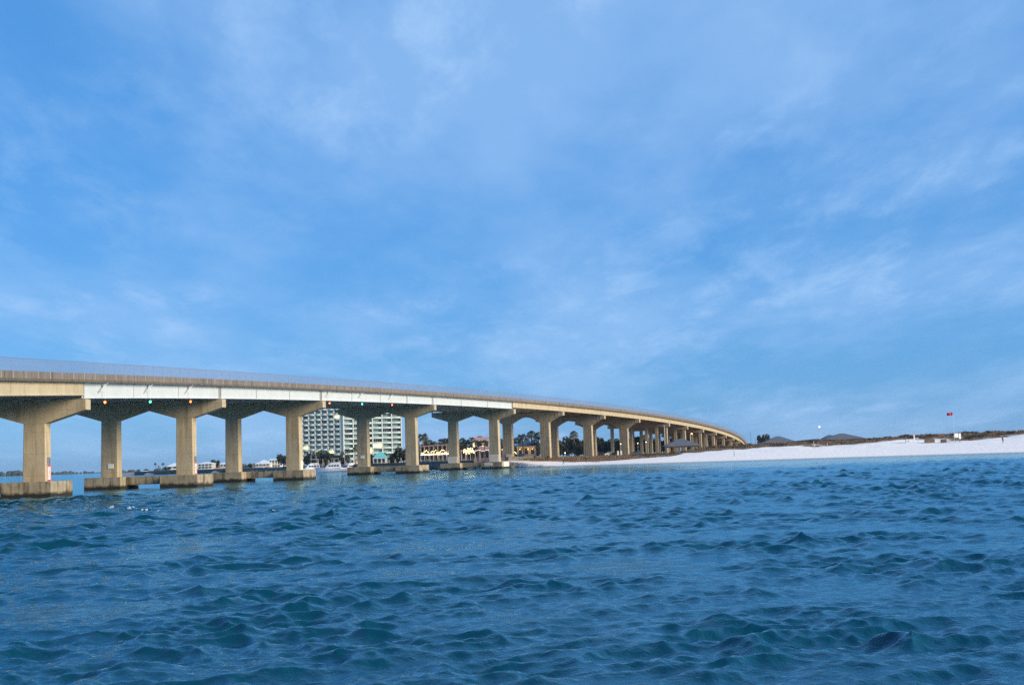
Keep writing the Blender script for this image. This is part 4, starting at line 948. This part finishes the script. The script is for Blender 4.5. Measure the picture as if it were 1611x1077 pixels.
# white bollard posts
for x in (972.5, 977.5):
    X, Y, g = beach_y(x, 716, 370); s_ = thing('white_post', 'squat white marker post at the dune foot before the white footed pier', 'post', (X, Y, g), 0, 'white marker posts'); MB().box((0, 0, .85), (.5, .4, 1.9)).build('shaft', 'white_paint', s_); MB().box((0, 0, 1.84), (.6, .5, .1)).build('cap', 'wall_white', s_)
# dumpster, planter wall by the orange building
X = xat(819, 440); s_ = thing('dumpster', 'dark blue dumpster in front of the orange lit building', 'dumpster', (X, 440, float(ground_z(X, 440)))); mat('blue_paint', (.03, .06, .22), .5)
MB().box((0, 0, .95), (1.9, 1.4, 1.5), 0, 1.06).build('bin', 'blue_paint', s_); MB().box((0, 0, 1.75), (2.05, 1.5, .1)).build('lid', 'dark', s_)

# ================================================================ people
mat('skin', (.35, .22, .15), .6); mat('cloth_dark', (.025, .024, .028), .8); mat('cloth_navy', (.03, .045, .09), .8); mat('cloth_tan', (.30, .24, .18), .8); mat('hair', (.03, .02, .015), .7)
def person(x, yb, label, top='cloth_dark', legs='cloth_dark', rz=0, H_=1.72, stride=.1, Yg=335, arm=.1):
    X, Y, g = beach_y(x, yb, Yg); k = H_ / 1.75
    pts = {'pel': (0, 0, .95), 'wai': (0, -.01, 1.12), 'che': (0, 0, 1.32), 'nk': (0, .0, 1.48), 'hd0': (0, -.01, 1.56), 'hd': (0, -.015, 1.65), 'tp': (0, -.01, 1.72),
           'lh': (-.10, 0, .90), 'lk': (-.11, -stride * .6, .50), 'la': (-.12, -stride * .4, .09), 'lf': (-.13, -stride * .4 - .17, .04), 'rh': (.10, 0, .90), 'rk': (.11, stride * .1, .50), 'ra': (.12, stride, .09), 'rf': (.13, stride - .17, .04),
           'ls': (-.19, 0, 1.42), 'le': (-.25, .02 + arm * .2, 1.14), 'lw': (-.24, -.08 - arm, .90), 'lp': (-.235, -.12 - arm, .82), 'rs': (.19, 0, 1.42), 're': (.25, .04, 1.14), 'rw': (.25, -.06, .90), 'rp': (.245, -.08, .82)}
    rad = {'pel': .155, 'wai': .135, 'che': .155, 'nk': .06, 'hd0': .075, 'hd': .10, 'tp': .06, 'lh': .095, 'rh': .095, 'lk': .062, 'rk': .062, 'la': .045, 'ra': .045, 'lf': .04, 'rf': .04, 'ls': .06, 'rs': .06, 'le': .045, 're': .045, 'lw': .032, 'rw': .032, 'lp': .04, 'rp': .04}
    ed = [('pel', 'wai'), ('wai', 'che'), ('che', 'nk'), ('nk', 'hd0'), ('hd0', 'hd'), ('hd', 'tp'), ('pel', 'lh'), ('lh', 'lk'), ('lk', 'la'), ('la', 'lf'), ('pel', 'rh'), ('rh', 'rk'), ('rk', 'ra'), ('ra', 'rf'), ('che', 'ls'), ('ls', 'le'), ('le', 'lw'), ('lw', 'lp'), ('che', 'rs'), ('rs', 're'), ('re', 'rw'), ('rw', 'rp')]
    nm = list(pts); me_ = bpy.data.meshes.new('person'); me_.from_pydata([pts[q] for q in nm], [(nm.index(a), nm.index(b_)) for a, b_ in ed], [])
    ob = bpy.data.objects.new('tmp', me_); col.objects.link(ob); sk = ob.modifiers.new('s', 'SKIN'); ob.modifiers.new('d', 'SUBSURF').levels = 1
    for i, q in enumerate(nm): ob.data.skin_vertices[0].data[i].radius = (rad[q], rad[q] * (.75 if q in ('pel', 'wai', 'che') else 1)); ob.data.skin_vertices[0].data[i].use_root = (q == 'pel')
    me2 = bpy.data.meshes.new_from_object(ob.evaluated_get(bpy.context.evaluated_depsgraph_get())); bpy.data.objects.remove(ob); me2.name = 'person'
    me2.materials.clear()
    for m in (top, legs, 'skin', 'hair'): me2.materials.append(MATS[m])
    for p in me2.polygons:
        z_ = p.center.z; p.material_index = 3 if z_ > 1.64 and p.center.y > -.03 or z_ > 1.70 else 2 if z_ > 1.5 or (abs(p.center.x) > .2 and z_ < .93) else 0 if z_ > .92 else 1; p.use_smooth = True
    o = link('person', me2, loc=(X, Y, g - .02), rot=(0, 0, rz)); o.scale = (k,) * 3; return tag(o, label, 'person')
person(1578, 697, 'person in dark clothes standing on the white sand at the dune foot', rz=R(30), H_=1.75, stride=.12)
person(922, 727, 'person in dark clothes standing on sand before the fluted pier', rz=R(-70), Yg=350, H_=1.65)
person(886, 730, 'person in navy clothes walking along the waterline', 'cloth_navy', 'cloth_navy', rz=R(80), stride=.3, Yg=345, arm=.3)
person(862, 724, 'person in dark clothes by the end of the retaining wall', rz=R(150), Yg=360, H_=1.6)

# ---------------------------------------------------------------- small breaking crests near the piers
mat('foam', (.45, .52, .55), .9, .1, 3)
fv_, ff_ = [], []; nA = len(az)
def foam(x, y, wpx, hpx):
    d = ray(x, y); tt = -CAMH / d[2]; cx_, cy_ = d[0] * tt, d[1] * tt; wx_ = wpx / F * cy_ / 2; wy_ = hpx / (F * CAMH) * cy_ ** 2 / 2
    sel = np.argwhere((np.abs(WX - cx_) < wx_) & (np.abs(WY - cy_) < wy_))
    for a, b_ in sel:
        if a + 1 >= len(rr) or b_ + 1 >= nA: continue
        u = (WX[a, b_] - cx_) / wx_; v = (WY[a, b_] - cy_) / wy_
        if u * u + v * v + random.uniform(-.3, .5) + .5 * math.sin(u * 9 + v * 4) > .75: continue
        o0 = len(fv_); fv_.extend((WX[i_, j_], WY[i_, j_], WZ[i_, j_] + .03) for i_, j_ in ((a, b_), (a, b_ + 1), (a + 1, b_ + 1), (a + 1, b_))); ff_.append((o0, o0 + 1, o0 + 2, o0 + 3))
for x, y, wv, hv in ((172, 799, 10, 1.2), (199, 800, 12, 2.0), (228, 802, 18, 2.2), (430, 804, 14, 1.1), (246, 803, 8, 1.0)): foam(x, y, wv, hv)
mb = MB(); mb.v = fv_; mb.f = ff_
o = struct('foam', mb.mesh('foam', 'foam', True), 'stuff'); o['label'] = 'small white breaking crests on the blue water'; o['category'] = 'foam'

# ================================================================ thin sea air
hz = bpy.data.materials.new('haze'); hz.use_nodes = True; t = hz.node_tree; t.nodes.clear()
pv = t.nodes.new('ShaderNodeVolumePrincipled'); pv.inputs['Color'].default_value = (.60, .82, 1, 1); pv.inputs['Density'].default_value = .00006; pv.inputs['Anisotropy'].default_value = .2
ho = t.nodes.new('ShaderNodeOutputMaterial'); t.links.new(pv.outputs[0], ho.inputs['Volume']); MATS['haze'] = hz
hb_ = struct('haze', MB().box((0, 0, 25), (20000, 20000, 70)).mesh('haze', 'haze'), 'stuff'); hb_['label'] = 'thin pale blue sea haze over the water'; hb_['category'] = 'haze'
